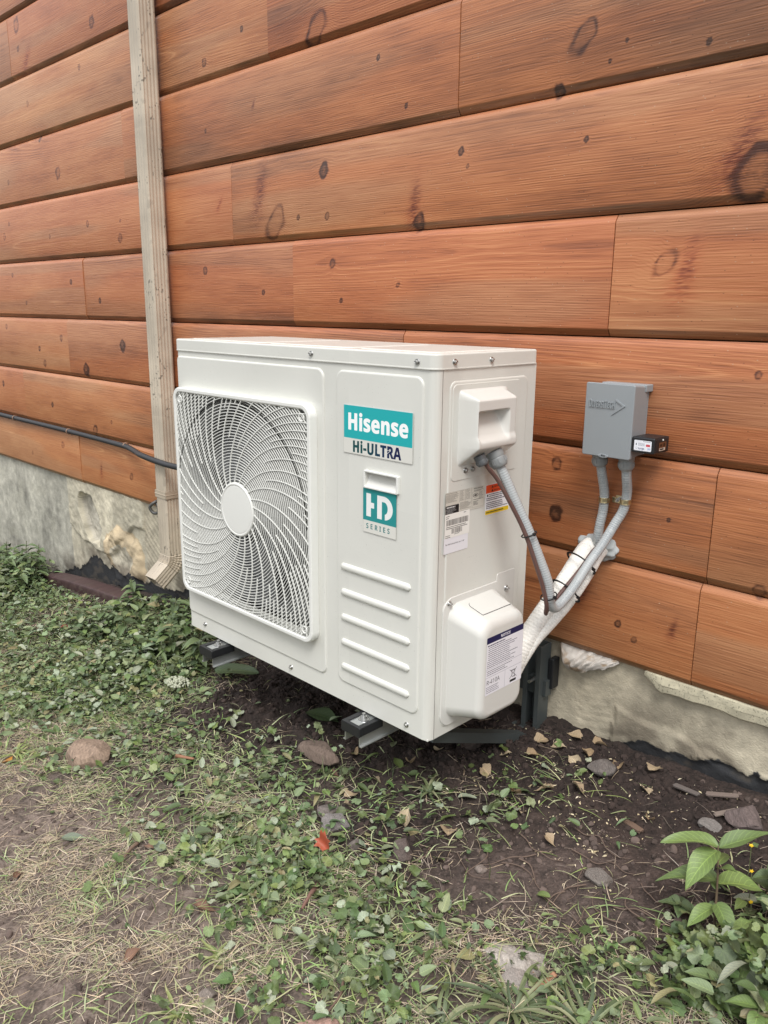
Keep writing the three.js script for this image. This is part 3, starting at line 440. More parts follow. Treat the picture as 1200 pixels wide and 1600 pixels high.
  for (const [x, y] of [[-0.1204, 1.302], [0.1931, 1.3]]) screw(unit, x, y, 0.4776, false);
  for (const z of [0.425, 0.311]) screw(unit, UX1 + 0.0022, 1.3005, z, true);
  for (const [x, y] of [[-0.598, 0.536], [-0.216, 0.533], [0.178, 0.530]]) screw(unit, x, y, FZ, false);

  // fan chamber, fan
  { const bp = rrect(-0.3825 - 0.27, -0.3825 + 0.27, 0.9135 - 0.27, 0.9135 + 0.27, 0.02), bh = new THREE.Path(); bh.absarc(FC[0], FC[1], 0.2615, 0, Math.PI * 2, true); bp.holes.push(bh); part(unit, 'bell_mouth', slab(bp, FZ - 0.034, FZ - 0.031, 64), M.bell); }
  part(unit, 'fan_shroud', [new THREE.CylinderGeometry(0.2615, 0.2615, 0.12, 72, 1, true).rotateX(Math.PI / 2).translate(FC[0], FC[1], FZ - 0.094)], M.fan);
  const fan = part(unit, 'fan', [new THREE.CylinderGeometry(0.075, 0.08, 0.07, 40).rotateX(Math.PI / 2).translate(FC[0], FC[1], 0.385)], M.fan);
  for (let b = 0; b < 3; b++) {
    const a0 = (126 + b * 120) * Math.PI / 180;
    part(fan, 'fan_blade', gridGeo(16, 20, (u, v) => { const r = lerp(0.07, 0.2595, v), span = (68 - 12 * Math.sin(v * 3)) * Math.PI / 180, a = a0 - 0.5 * v + u * span; return [FC[0] + r * Math.cos(a), FC[1] + r * Math.sin(a), 0.345 + 0.078 * u - 0.01 * Math.sin(u * 3)]; }), M.fan);
  }
  part(unit, 'motor_strut', [box(FC[0] - 0.06, FC[0] - 0.045, UY0 + 0.02, 1.28, 0.27, 0.29), box(FC[0] + 0.045, FC[0] + 0.06, UY0 + 0.02, 1.28, 0.27, 0.29)], M.inner);

  // grille: frame, hub, rings, spiral spokes
  const GX = -0.3825, GY = 0.9135, GH = 0.2805, Z1 = 0.5005, IN = GH - 0.0115, ci = 0.022;
  const outer = rrect(GX - GH, GX + GH, GY - GH, GY + GH, 0.03), innerP = rrect(GX - IN, GX + IN, GY - IN, GY + IN, ci, THREE.Path); outer.holes.push(innerP);
  const gr = part(unit, 'fan_grille', new THREE.ExtrudeGeometry(outer, { depth: 0.0175, bevelEnabled: true, bevelThickness: 0.0032, bevelSize: 0.0032, bevelOffset: -0.0032, bevelSegments: 4, curveSegments: 10 }).translate(0, 0, Z1 - 0.0207), M.grille);
  part(gr, 'hub_disc', [loftDisc(0.069, 0.0622, Z1 - 0.012, Z1 + 0.001)], M.grille);
  function loftDisc(R, r2, za, zb) { return new THREE.LatheGeometry([[0.0001, zb - 0.0002], [r2 - 0.004, zb - 0.0002], [r2 - 0.0015, zb - 0.0016], [r2, zb - 0.0016], [r2 + 0.001, zb], [R - 0.0015, zb - 0.0005], [R, zb - 0.003], [R, za]].map(([x, y]) => new THREE.Vector2(x, y)), 64).rotateX(Math.PI / 2).translate(FC[0], FC[1], 0); }
  const inside = (x, y) => { const ax = Math.abs(x - GX), ay = Math.abs(y - GY), q = IN + 0.002; if (ax > q || ay > q) return false; const kx = ax - (q - ci), ky = ay - (q - ci); return !(kx > 0 && ky > 0 && kx * kx + ky * ky > ci * ci); };
  for (let r = 0.0765; r < 0.392; r += 0.0072) {
    const N = Math.round(60 + r * 380), runs = []; let cur = null;
    for (let i = 0; i <= N * 2; i++) { const a = i / N * Math.PI * 2, p = [FC[0] + r * Math.cos(a), FC[1] + r * Math.sin(a)]; if (inside(...p)) { (cur ??= []).push(p); if (cur.length >= N) break; } else { if (cur && runs.length < 8) runs.push(cur); cur = null; if (i > N) break; } }
    const full = cur && cur.length >= N;
    const geos = full ? [sweepRect(cur.slice(0, N), 0.0016, Z1 - 0.0048, Z1 - 0.0024, true)] : runs.filter((q) => q.length > 3).map((q) => sweepRect(q, 0.0016, Z1 - 0.0048, Z1 - 0.0024, false));
    for (const q of geos) part(gr, 'grille_ring', q, M.grille);
  }
  const rg = rnd(88), spoke = (th, r0) => {
    const pts = []; for (let k = 0; k <= 70; k++) { const r = r0 + k / 70 * (0.41 - r0), a = th - 0.98 * Math.pow(Math.max(0, (r - 0.066) / 0.33), 0.78); const p = [FC[0] + r * Math.cos(a), FC[1] + r * Math.sin(a)]; if (!inside(...p)) break; pts.push(p); }
    if (pts.length > 3) part(gr, 'grille_spoke', sweepRect(pts, 0.0019, Z1 - 0.0048, Z1 - 0.0016, false), M.grille);
  };
  const NS = 22;
  for (let i = 0; i < NS; i++) { const t = i / NS * Math.PI * 2; spoke(t, 0.067); spoke(t + Math.PI / NS, 0.15 + 0.055 * (i % 3) / 2 + 0.01 * rg()); spoke(t + Math.PI / NS / 2, 0.235 + 0.07 * ((i * 2) % 5) / 4); spoke(t + Math.PI / NS * 1.5, 0.245 + 0.07 * ((i * 3) % 5) / 4); }
  for (const [sx, sy] of [[-1, -1], [1, -1], [-1, 1], [1, 1]]) { const x = GX + sx * 0.25, y = GY + sy * 0.25; part(gr, 'screw_boss', [new THREE.TorusGeometry(0.0085, 0.0018, 8, 24).translate(x, y, Z1 - 0.003), new THREE.CylinderGeometry(0.0085, 0.0085, 0.002, 20).rotateX(Math.PI / 2).translate(x, y, Z1 - 0.008)], M.grille); const s = part(gr, 'screw', screwF, M.steel); s.position.set(x, y, Z1 - 0.007); s.scale.setScalar(0.7); }
}
// ------------------------------------------------------------------ labels on the unit
{
  const teal = '#23adb0', teal2 = '#2a8f8f';
  stick(unit, 'brand_label', -0.0145, 0.1872, 1.1005, 1.2035, RZ + 0.0011, ctex(1024, 490, (x, w, h) => {
    x.fillStyle = '#dcdbd3'; x.fillRect(0, 0, w, h); x.fillStyle = '#f2f4f2'; x.fillRect(0, 0, w, 12); x.fillStyle = teal; x.fillRect(8, 8, w - 16, 328);
    x.fillStyle = '#fbfdfc'; x.font = 'bold 226px sans-serif'; const t = 'Hisense', m = x.measureText(t).width; x.save(); x.translate(w / 2, 248); x.scale(905 / m, 1.0); x.textAlign = 'center'; x.strokeStyle = '#fbfdfc'; x.lineWidth = 9; x.lineJoin = 'round'; x.strokeText(t, 0, 0); x.fillText(t, 0, 0); x.restore();
    const g = x.createLinearGradient(180, 0, 860, 0); g.addColorStop(0, '#124a4c'); g.addColorStop(0.3, '#153a52'); g.addColorStop(0.6, '#17204f'); g.addColorStop(1, '#141640'); x.fillStyle = g;
    x.font = 'bold 156px sans-serif'; const t2 = 'Hi-ULTRA', m2 = x.measureText(t2).width; x.save(); x.translate(138, 470); x.scale(725 / m2, 1); x.strokeStyle = g; x.lineWidth = 6; x.lineJoin = 'round'; x.strokeText(t2, 0, 0); x.fillText(t2, 0, 0); x.restore();
    x.strokeStyle = '#e3e1da'; x.lineWidth = 5; x.beginPath(); x.moveTo(640, 425); x.bezierCurveTo(650, 395, 690, 390, 700, 400); x.bezierCurveTo(690, 425, 660, 420, 640, 455); x.stroke();
    x.strokeStyle = 'rgba(120,120,112,0.5)'; x.lineWidth = 2; x.strokeRect(3, 3, w - 6, h - 6);
  }), 0.34);
  stick(unit, 'series_label', 0.0465, 0.1445, 0.937, 1.0325, RZ + 0.0011, ctex(512, 650, (x, w, h) => {
    x.fillStyle = '#dcdbd3'; x.fillRect(0, 0, w, h); x.fillStyle = teal2; x.fillRect(0, 0, w, 470); x.fillStyle = '#eef0ee'; x.save(); x.translate(0, -8); x.scale(1, 1.13);
    x.fillRect(52, 68, 72, 300); x.fillRect(124, 182, 50, 72);
    x.beginPath(); x.moveTo(222, 68); x.lineTo(222, 368); x.lineTo(294, 368); x.lineTo(294, 140); x.lineTo(330, 140); x.bezierCurveTo(398, 148, 398, 284, 340, 294); x.lineTo(340, 368); x.bezierCurveTo(500, 350, 500, 84, 330, 68); x.closePath(); x.fill(); x.restore();
    x.fillStyle = '#2b7677'; x.font = 'bold 108px sans-serif'; const t = 'SERIES'; x.save(); x.translate(48, 590); x.scale(0.72, 0.98); let px = 0; for (const ch of t) { x.fillText(ch, px, 0); px += x.measureText(ch).width + 34; } x.restore();
    x.strokeStyle = 'rgba(120,120,112,0.45)'; x.lineWidth = 2; x.strokeRect(2, 2, w - 4, h - 4);
  }), 0.36);
  // shallow pull handle above the series label
  const hb = part(unit, 'pull_recess', [frameGeo()], M.grille);
  function frameGeo() { const s = rrect(0.0515, 0.1515, 1.0335, 1.0715, 0.003); s.holes.push(rrect(0.0555, 0.1465, 1.0375, 1.0675, 0.002, THREE.Path)); return new THREE.ExtrudeGeometry(s, { depth: 0.006, bevelEnabled: true, bevelThickness: 0.001, bevelSize: 0.001, bevelOffset: -0.001, bevelSegments: 2 }).translate(0, 0, RZ - 0.001); }
  part(hb, 'recess_scoop', [gridGeo(24, 12, (u, v) => [lerp(0.0555, 0.1465, u), lerp(1.0375, 1.0675, v), RZ + 0.003 - 0.026 * v ** 0.8 * (0.55 + 0.45 * Math.sqrt(Math.max(0, 1 - ((u - 0.5) / 0.5) ** 2)))]), box(0.0535, 0.0556, 1.0355, 1.0695, RZ - 0.03, RZ + 0.002), box(0.1464, 0.1485, 1.0355, 1.0695, RZ - 0.03, RZ + 0.002), box(0.0535, 0.1485, 1.0674, 1.0695, RZ - 0.03, RZ + 0.002)], M.cover);

  const xs = UX1 + 0.0022;
  const lines = (x, x0, y0, w, n, dy, hgt, rg) => { for (let i = 0; i < n; i++) { let p = x0; const e = x0 + w * (0.6 + 0.4 * rg()); while (p < e) { const l = 6 + rg() * 26; x.fillRect(p, y0 + i * dy, Math.min(l, e - p), hgt); p += l + 5; } } };
  stickSide(unit, 'rating_label', 0.4415, 0.318, 0.999, 1.0455, xs + 0.0004, ctex(900, 680, (x, w, h) => {
    const rg = rnd(3); x.fillStyle = '#cfcbc0'; x.fillRect(0, 0, w, h); x.strokeStyle = '#55534e'; x.fillStyle = '#55534e'; x.lineWidth = 3;
    x.strokeRect(4, 4, 590, h - 190); for (let i = 1; i < 9; i++) { x.beginPath(); x.moveTo(320, 4 + i * 40); x.lineTo(594, 4 + i * 40); x.stroke(); } x.beginPath(); x.moveTo(320, 4); x.lineTo(320, 360); x.moveTo(450, 4); x.lineTo(450, 360); x.stroke();
    lines(x, 14, 30, 280, 1, 20, 16, rg); lines(x, 14, 70, 290, 11, 22, 9, rg); lines(x, 335, 18, 90, 8, 40, 10, rg); lines(x, 465, 18, 100, 8, 40, 10, rg); lines(x, 335, 380, 260, 10, 22, 9, rg); lines(x, 340, 640, 250, 1, 20, 14, rg);
    x.fillStyle = '#16161a'; x.beginPath(); x.roundRect(6, 395, 300, 270, 24); x.fill(); x.fillStyle = '#d8d8d6'; lines(x, 30, 430, 250, 1, 10, 40, rg); lines(x, 24, 500, 260, 5, 28, 8, rg);
    x.fillStyle = '#1c1c1e'; x.font = 'bold 62px sans-serif'; x.save(); x.translate(640, 70); x.scale(0.95, 1); x.fillText('Hisense', 0, 0); x.restore(); x.fillStyle = '#55534e'; lines(x, 650, 100, 240, 2, 24, 12, rg); x.strokeRect(612, 150, 284, 480);
    x.lineWidth = 12; x.beginPath(); x.arc(690, 260, 58, 0, 7); x.stroke(); x.beginPath(); x.arc(690, 260, 34, 0, 7); x.fill(); lines(x, 770, 180, 110, 9, 26, 10, rg); lines(x, 640, 380, 230, 1, 10, 20, rg); lines(x, 640, 440, 120, 4, 34, 18, rg);
  }), 0.5);
  stickSide(unit, 'warning_label', 0.314, 0.2305, 0.9775, 1.0435, xs + 0.0004, ctex(620, 640, (x, w, h) => {
    const rg = rnd(4); x.fillStyle = '#eef0f4'; x.fillRect(0, 0, w, h); x.fillStyle = '#e2501f'; x.fillRect(10, 10, w - 20, 170); x.fillStyle = '#2a1712';
    for (const [y, t] of [[78, 'WARNING'], [156, 'AVERTISSEMENT']]) { x.beginPath(); x.moveTo(150, y); x.lineTo(200, y); x.lineTo(175, y - 48); x.fill(); x.font = 'bold 52px sans-serif'; x.save(); x.translate(215, y); x.scale(t.length > 8 ? 0.78 : 1, 1); x.fillText(t, 0, 0); x.restore(); }
    x.fillStyle = '#3a4256'; lines(x, 90, 200, 500, 2, 38, 20, rg); lines(x, 30, 280, 560, 2, 38, 20, rg); lines(x, 30, 372, 560, 4, 38, 20, rg); x.fillStyle = '#2a2a2a'; x.fillRect(40, 205, 34, 46);
    x.fillStyle = '#e8c71e'; x.fillRect(10, 540, w - 20, 90); x.fillStyle = '#4a3d10'; lines(x, 30, 572, 560, 1, 20, 26, rg);
  }), 0.5);
  stickSide(unit, 'barcode_label', 0.4425, 0.3645, 0.9515, 1.0015, xs + 0.0007, ctex(640, 495, (x, w, h) => {
    const rg = rnd(6); x.fillStyle = '#f1efe9'; x.fillRect(0, 0, w, h); x.fillStyle = '#2f2d2c'; lines(x, 30, 40, 110, 2, 40, 14, rg); lines(x, 480, 26, 90, 1, 20, 14, rg);
    for (let p = 40; p < 600;) { const b = 3 + rg() * 9; x.fillRect(p, 120, b, 120); p += b + 3 + rg() * 9; } lines(x, 40, 262, 560, 2, 34, 16, rg);
    for (let p = 180; p < 450;) { const b = 3 + rg() * 8; x.fillRect(p, 320, b, 100); p += b + 3 + rg() * 8; } lines(x, 250, 432, 130, 1, 30, 12, rg); lines(x, 26, 440, 150, 2, 34, 14, rg);
  }), 0.55);
  stickSide(unit, 'slogan_label', 0.4435, 0.3675, 0.919, 0.953, xs + 0.0004, ctex(640, 410, (x, w) => { x.fillStyle = '#ecebf0'; x.fillRect(0, 0, w, 410); x.fillStyle = '#3a3a40'; x.font = 'bold 54px sans-serif'; x.save(); x.translate(40, 200); x.scale(0.62, 1); x.fillText('The field connections are 1 1/4"', 0, 0); x.restore(); }), 0.5);
}
// electrical cover with its hand recess
{
  const xs = UX1 + 0.0018;
  const e = part(unit, 'electrical_cover', [toSide(raise(rrect(-0.4275, -0.214, 1.066, 1.2575, [0.012, 0.003, 0.003, 0.012]), xs - 0.0008, 0.0016, 0.0014))], M.white);
  const f = (z, y) => {
    const l = sst(0.411, 0.4005, z), r = sst(0.25, 0.282, z), t = sst(1.2475, 1.226, y), b = clamp((y - 1.094) / 0.04), bs = b * b * (3 - 2 * b) * 0.35 + b * 0.65;
    let hgt = 0.0435 * Math.min(1, l * 1.0) * r * t * bs; hgt += 0.004 * l * r * sst(1.12, 1.14, y) * sst(1.160, 1.145, y);
    const k = sst(0.4005, 0.3925, z) * sst(0.2985, 0.310, z) * sst(1.2075, 1.2005, y); // window
    const floor = clamp((1.2115 - y) / 0.07), depth = 0.036 * (1 - floor) + 0.0; return hgt - k * depth * sst(1.139, 1.154, y) * (hgt > 0.02 ? 1 : 0);
  };
  part(e, 'hooded_hand_recess', gridGeo(110, 110, (u, v) => { const z = lerp(0.4115, 0.2495, u), y = lerp(1.0935, 1.2485, v); return [xs + 0.0006 + f(z, y), y, z]; }), M.cover);
  for (const z of [0.383, 0.3605]) { const s = part(e, 'screw', screwS, M.steel); s.position.set(xs + 0.001, 1.0845, z); }
}
// valve cover
{
  const xs = UX1 + 0.0016;
  const v = part(unit, 'valve_cover', [toSide(raise(rrect(-0.4395, -0.252, 0.531, 0.822, [0.03, 0.012, 0.012, 0.03]), xs - 0.0006, 0.0022, 0.0018)), toSide(raise(rrect(-0.262, -0.196, 0.72, 0.838, 0.006), xs - 0.0008, 0.0018, 0.0014))], M.cover);
  const rows = []; const r0 = 0.032, N = 9; // base -> shoulder -> face
  rows.push([-0.4255, -0.250, 0.5455, 0.808, 0.034, xs]);
  rows.push([-0.4235, -0.252, 0.5480, 0.806, 0.034, xs + 0.006]);
  for (let i = 0; i <= N; i++) { const a = i / N * Math.PI / 2, q = 0.017 * (1 - Math.sin(a) * 0 - Math.cos(a)), d = lerp(0, 1, 1); rows.push([-0.4165 + q, -0.2655 - q, 0.5635 + q, 0.787 - q * 1.3, r0 - q * 0.55, xs + 0.069 + 0.0175 * Math.sin(a)]); }
  const g = toSide(loftRects(rows, 9)); part(v, 'valve_shell', g, M.cover);
    part(v, 'knockout_flap', flapGeo(), M.cover); { const o = part(v, 'flap_groove', flapGeo(), M.seam); o.scale.set(1, 1, 1); const g2 = o.geometry, p = g2.attributes.position; const cx = xs + 0.036, cz = 0.3345; for (let i = 0; i < p.count; i++) p.setXYZ(i, cx + (p.getX(i) - cx) * 1.035, p.getY(i) - 0.0007, cz + (p.getZ(i) - cz) * 1.02); }
  function flapGeo() { // thin raised flap lying on the sloped top
    const s = rrect(-0.381, -0.288, 0.006, 0.05, [0.002, 0.002, 0.012, 0.012]); const gg = new THREE.ExtrudeGeometry(s, { depth: 0.0008, bevelEnabled: true, bevelThickness: 0.0004, bevelSize: 0.0004, bevelSegments: 1, curveSegments: 8 });
    // local x -> world z, local y -> inwards (-x) and up along the slope, local z -> up
    const m = new THREE.Matrix4().makeBasis(new THREE.Vector3(0, 0, -1), new THREE.Vector3(-0.958, 0.287, 0).normalize(), new THREE.Vector3(0.287, 0.958, 0).normalize()); m.setPosition(xs + 0.064, 0.7889, 0); gg.applyMatrix4(m); return gg;
  }
  stickSide(v, 'notice_label', 0.4005, 0.2755, 0.6245, 0.7525, xs + 0.0869, ctex(800, 840, (x, w, h) => {
    const rg = rnd(9), ln = (x0, y0, wd, n, dy, hg) => { for (let i = 0; i < n; i++) { let p = x0; const e = x0 + wd * (0.65 + 0.35 * rg()); while (p < e) { const l = 8 + rg() * 30; x.fillRect(p, y0 + i * dy, Math.min(l, e - p), hg); p += l + 6; } } };
    x.fillStyle = '#eeedf3'; x.fillRect(0, 0, w, h); x.fillStyle = '#17174e'; x.fillRect(0, 0, w, 88); x.fillStyle = '#f2f2f6'; x.font = 'bold 58px sans-serif'; x.textAlign = 'center'; x.fillText('NOTICE', w / 2, 66); x.textAlign = 'left';
    x.fillStyle = '#55556a'; ln(20, 112, 520, 1, 20, 18); ln(40, 146, 660, 7, 29, 10); ln(20, 350, 640, 4, 28, 10); x.fillStyle = '#8a8a98'; x.fillRect(0, 462, w, 4); x.fillRect(0, 580, w, 4); x.fillRect(420, 580, 4, 260);
    x.fillStyle = '#55556a'; ln(20, 486, 600, 3, 28, 10); x.fillStyle = '#2f2f38'; x.font = '92px sans-serif'; x.save(); x.translate(20, 690); x.scale(0.98, 1); x.fillText('R-410A', 0, 0); x.restore(); x.fillStyle = '#55556a'; ln(20, 722, 330, 4, 26, 9);
    x.strokeStyle = '#26262c'; x.lineWidth = 7; x.strokeRect(570, 640, 84, 10); x.beginPath(); x.moveTo(576, 652); x.lineTo(588, 742); x.lineTo(640, 742); x.lineTo(650, 652); x.stroke(); x.beginPath(); x.arc(640, 744, 10, 0, 7); x.stroke(); x.beginPath(); x.moveTo(530, 620); x.lineTo(690, 760); x.moveTo(690, 620); x.lineTo(530, 760); x.stroke(); x.fillStyle = '#16161c'; x.fillRect(540, 780, 140, 34);
  }), 0.5);
  for (const [y, z] of [[0.809, 0.4205], [0.797, 0.226]]) { const s = part(v, 'screw', screwS, M.steel); s.position.set(xs + 0.0014, y, z); s.scale.setScalar(1.15); }
}

// ------------------------------------------------------------------ wall frame that carries the unit
{
  const b = thing('mounting_frame', 'grey steel wall bracket with two capped arms under the outdoor unit', 'bracket');
  const arm = (x) => {
    const y1 = 0.5045, w = 0.024, z0 = 0.03, z1 = 0.526, t = 0.0022;
    const a = part(b, 'support_arm', [box(x - w, x + w, y1 - t, y1, z0, z1), box(x - w, x - w + t, y1 - 0.046, y1 - t, z0, z1), box(x + w - t, x + w, y1 - 0.046, y1 - t, z0, z1), box(x - w - 0.006, x - w, y1 - 0.046, y1 - 0.044, z0, z1), box(x + w, x + w + 0.006, y1 - 0.046, y1 - 0.044, z0, z1)], M.galv);
        const cap = new THREE.ExtrudeGeometry(rrect(x - w - 0.005, x + w + 0.005, y1 - 0.02, y1 + 0.003, 0.004), { depth: 0.007, bevelEnabled: true, bevelThickness: 0.001, bevelSize: 0.001, bevelSegments: 2 }).translate(0, 0, z1 - 0.002);
    const cap2 = [box(x - w - 0.0055, x - w + 0.008, y1 - 0.019, y1 + 0.003, z1 - 0.068, z1 + 0.003, 0.002), box(x + w - 0.008, x + w + 0.0055, y1 - 0.019, y1 + 0.003, z1 - 0.068, z1 + 0.003, 0.002)];
    part(a, 'rubber_cap', [cap, ...cap2], M.rubber);
    part(a, 'bolt', [new THREE.CylinderGeometry(0.013, 0.0135, 0.002, 24).translate(x, y1 + 0.001, z1 - 0.036), new THREE.CylinderGeometry(0.0078, 0.0078, 0.006, 6).translate(x, y1 + 0.0045, z1 - 0.036), new THREE.CylinderGeometry(0.0042, 0.0042, 0.013, 12).translate(x, y1 + 0.008, z1 - 0.036)], M.steel);
  };
  arm(0.062); arm(-0.512);
  part(b, 'cross_rail', [box(-0.62, 0.235, 0.458, 0.5, 0.004, 0.028)], M.bracket);
  for (const x of [0.202, -0.6]) {
    const W = 0.024, top = 0.595, bot = 0.345; // upright channel, open towards the viewer
    const u = part(b, 'upright', [box(x - W, x + W, bot, top, 0.0, 0.003), box(x - W, x - W + 0.003, bot, top, 0.003, 0.042), box(x + W - 0.003, x + W, bot, top, 0.003, 0.042), box(x - W, x - W + 0.012, bot, top, 0.042, 0.045), box(x + W - 0.012, x + W, bot, top, 0.042, 0.045)], M.bracket);
    part(b, 'brace', [new THREE.BoxGeometry(0.03, 0.024, 0.42).applyMatrix4(new THREE.Matrix4().makeRotationX(-0.385)).translate(x, 0.418, 0.232), box(x - 0.05, x + 0.024, bot - 0.004, bot + 0.02, 0.0, 0.05, 0.002)], M.bracket);
    part(u, 'wall_bolt', [new THREE.CylinderGeometry(0.0042, 0.0042, 0.07, 12).rotateX(Math.PI / 2).translate(x + 0.008, 0.505, 0.032), new THREE.CylinderGeometry(0.009, 0.009, 0.007, 6).rotateX(Math.PI / 2).translate(x + 0.008, 0.505, 0.007)], M.steel);
    part(b, 'rubber_pad', box(x + W + 0.001, x + W + 0.016, 0.475, 0.556, -0.018, 0.012, 0.003), M.rubber);
  }
}

// ------------------------------------------------------------------ disconnect box and its black surge device
const box1 = thing('disconnect_box', 'grey plastic electrical disconnect box on the boards right of the outdoor unit', 'electrical box', [0, 0, 0]);
{
  part(box1, 'back_box', [box(0.333, 0.428, 1.096, 1.244, 0.0, 0.034, 0.002), box(0.33, 0.436, 1.232, 1.2475, 0.0, 0.03, 0.002)], M.greyBox);
  const c = part(box1, 'front_cover', loftRects([[0.330, 0.4325, 1.0985, 1.244, 0.004, 0.018], [0.3255, 0.4395, 1.094, 1.25, 0.004, 0.081], [0.3255, 0.4395, 1.094, 1.25, 0.004, 0.0835], [0.3262, 0.4388, 1.0947, 1.2493, 0.0036, 0.0848], [0.3275, 0.4375, 1.096, 1.248, 0.003, 0.0854]], 5), M.greyBox);
  const font = await new FontLoader().loadAsync('fonts/droid/droid_sans_bold.typeface.json');
  const word = (t, s, x) => { const g = new TextGeometry(t, { font, size: s, depth: 0.0022, curveSegments: 3, bevelEnabled: false }); g.computeBoundingBox(); return g; };
  const pieces = []; let px = 0; for (const [t, s] of [['D', 0.0165], ['IVERSI', 0.0135], ['T', 0.0165], ['ECH', 0.0135]]) { const g = word(t, s), w = g.boundingBox.max.x; g.translate(px, 0, 0); pieces.push(g); px += w + 0.0007; }
  const txt = merge(pieces).scale(0.062 / px, 1, 1).translate(0.3355, 1.1985, 0.0852); part(c, 'embossed_name', txt, M.greyBox);
  const ar = new THREE.Shape(); ar.moveTo(0.3985, 1.2185); ar.lineTo(0.4215, 1.2058); ar.lineTo(0.3905, 1.1845); ar.lineTo(0.4145, 1.2058); ar.lineTo(0.3985, 1.2150); ar.closePath();
  part(c, 'embossed_arrow', slab(ar, 0.0848, 0.0872), M.greyBox);
  part(c, 'hasp', [new THREE.TorusGeometry(0.006, 0.0016, 6, 20).scale(1.7, 0.5, 1).translate(0.378, 1.0965, 0.0865), box(0.371, 0.374, 1.094, 1.099, 0.083, 0.0895), box(0.385, 0.388, 1.094, 1.099, 0.083, 0.0895)], M.greyBox);
}
{
  const s = thing('surge_protector', 'small black surge protector with white printed label beside the grey box', 'surge protector');
  part(s, 'body', box(0.4405, 0.4915, 1.113, 1.1455, 0.02, 0.084, 0.003), M.rubber);
  part(s, 'lid_ridge', [box(0.447, 0.4905, 1.1445, 1.1462, 0.03, 0.082, 0.0005), box(0.4908, 0.4922, 1.1165, 1.142, 0.026, 0.078, 0.0005)], M.rubber);
  stick(s, 'printed_label', 0.447, 0.4855, 1.118, 1.1395, 0.0846, ctex(512, 300, (x, w, h) => {
    const rg = rnd(12), ln = (x0, y0, wd, n, dy, hg) => { for (let i = 0; i < n; i++) { let p = x0; const e = x0 + wd; while (p < e) { const l = 6 + rg() * 18; x.fillRect(p, y0 + i * dy, Math.min(l, e - p), hg); p += l + 5; } } };
    x.fillStyle = '#eef0f6'; x.fillRect(0, 0, w, h); x.fillStyle = '#8d94a2'; ln(60, 26, 150, 1, 10, 6); x.fillStyle = '#4a4f5c'; ln(260, 20, 220, 1, 10, 14); x.fillRect(50, 90, 26, 60); x.fillStyle = '#70788a'; ln(120, 80, 190, 4, 22, 11); x.fillStyle = '#cc4a56'; x.beginPath(); x.roundRect(350, 100, 120, 66, 20); x.fill(); x.fillStyle = '#2f3b6c'; x.font = 'bold 84px sans-serif'; x.save(); x.translate(120, 262); x.scale(0.86, 1); x.fillText('surge', 0, 0); x.restore(); x.strokeStyle = '#70788a'; x.lineWidth = 6; x.beginPath(); x.arc(70, 230, 26, 0, 7); x.stroke(); x.fillStyle = '#b8c4dc'; x.fillRect(400, 200, 90, 60);
  }), 0.3);
  const m = stick(s, 'side_label', -0.066, -0.034, 1.118, 1.136, 0, ctex(256, 144, (x, w, h) => { x.fillStyle = '#6a4630'; x.fillRect(0, 0, w, h); x.fillStyle = '#c9c2b6'; x.fillRect(20, 96, 200, 44); x.fillStyle = '#2a1c14'; x.fillRect(40, 30, 70, 40); x.fillRect(150, 20, 60, 56); x.fillRect(40, 104, 130, 26); }), 0.4); m.geometry.applyMatrix4(new THREE.Matrix4().makeRotationY(Math.PI / 2)).translate(0.4926, 0, 0);
  part(s, 'status_lamp', new THREE.SphereGeometry(0.0022, 10, 8).translate(0.4922, 1.14, 0.05), mat(0.6, 0.6, 0.58, 0.3));
}

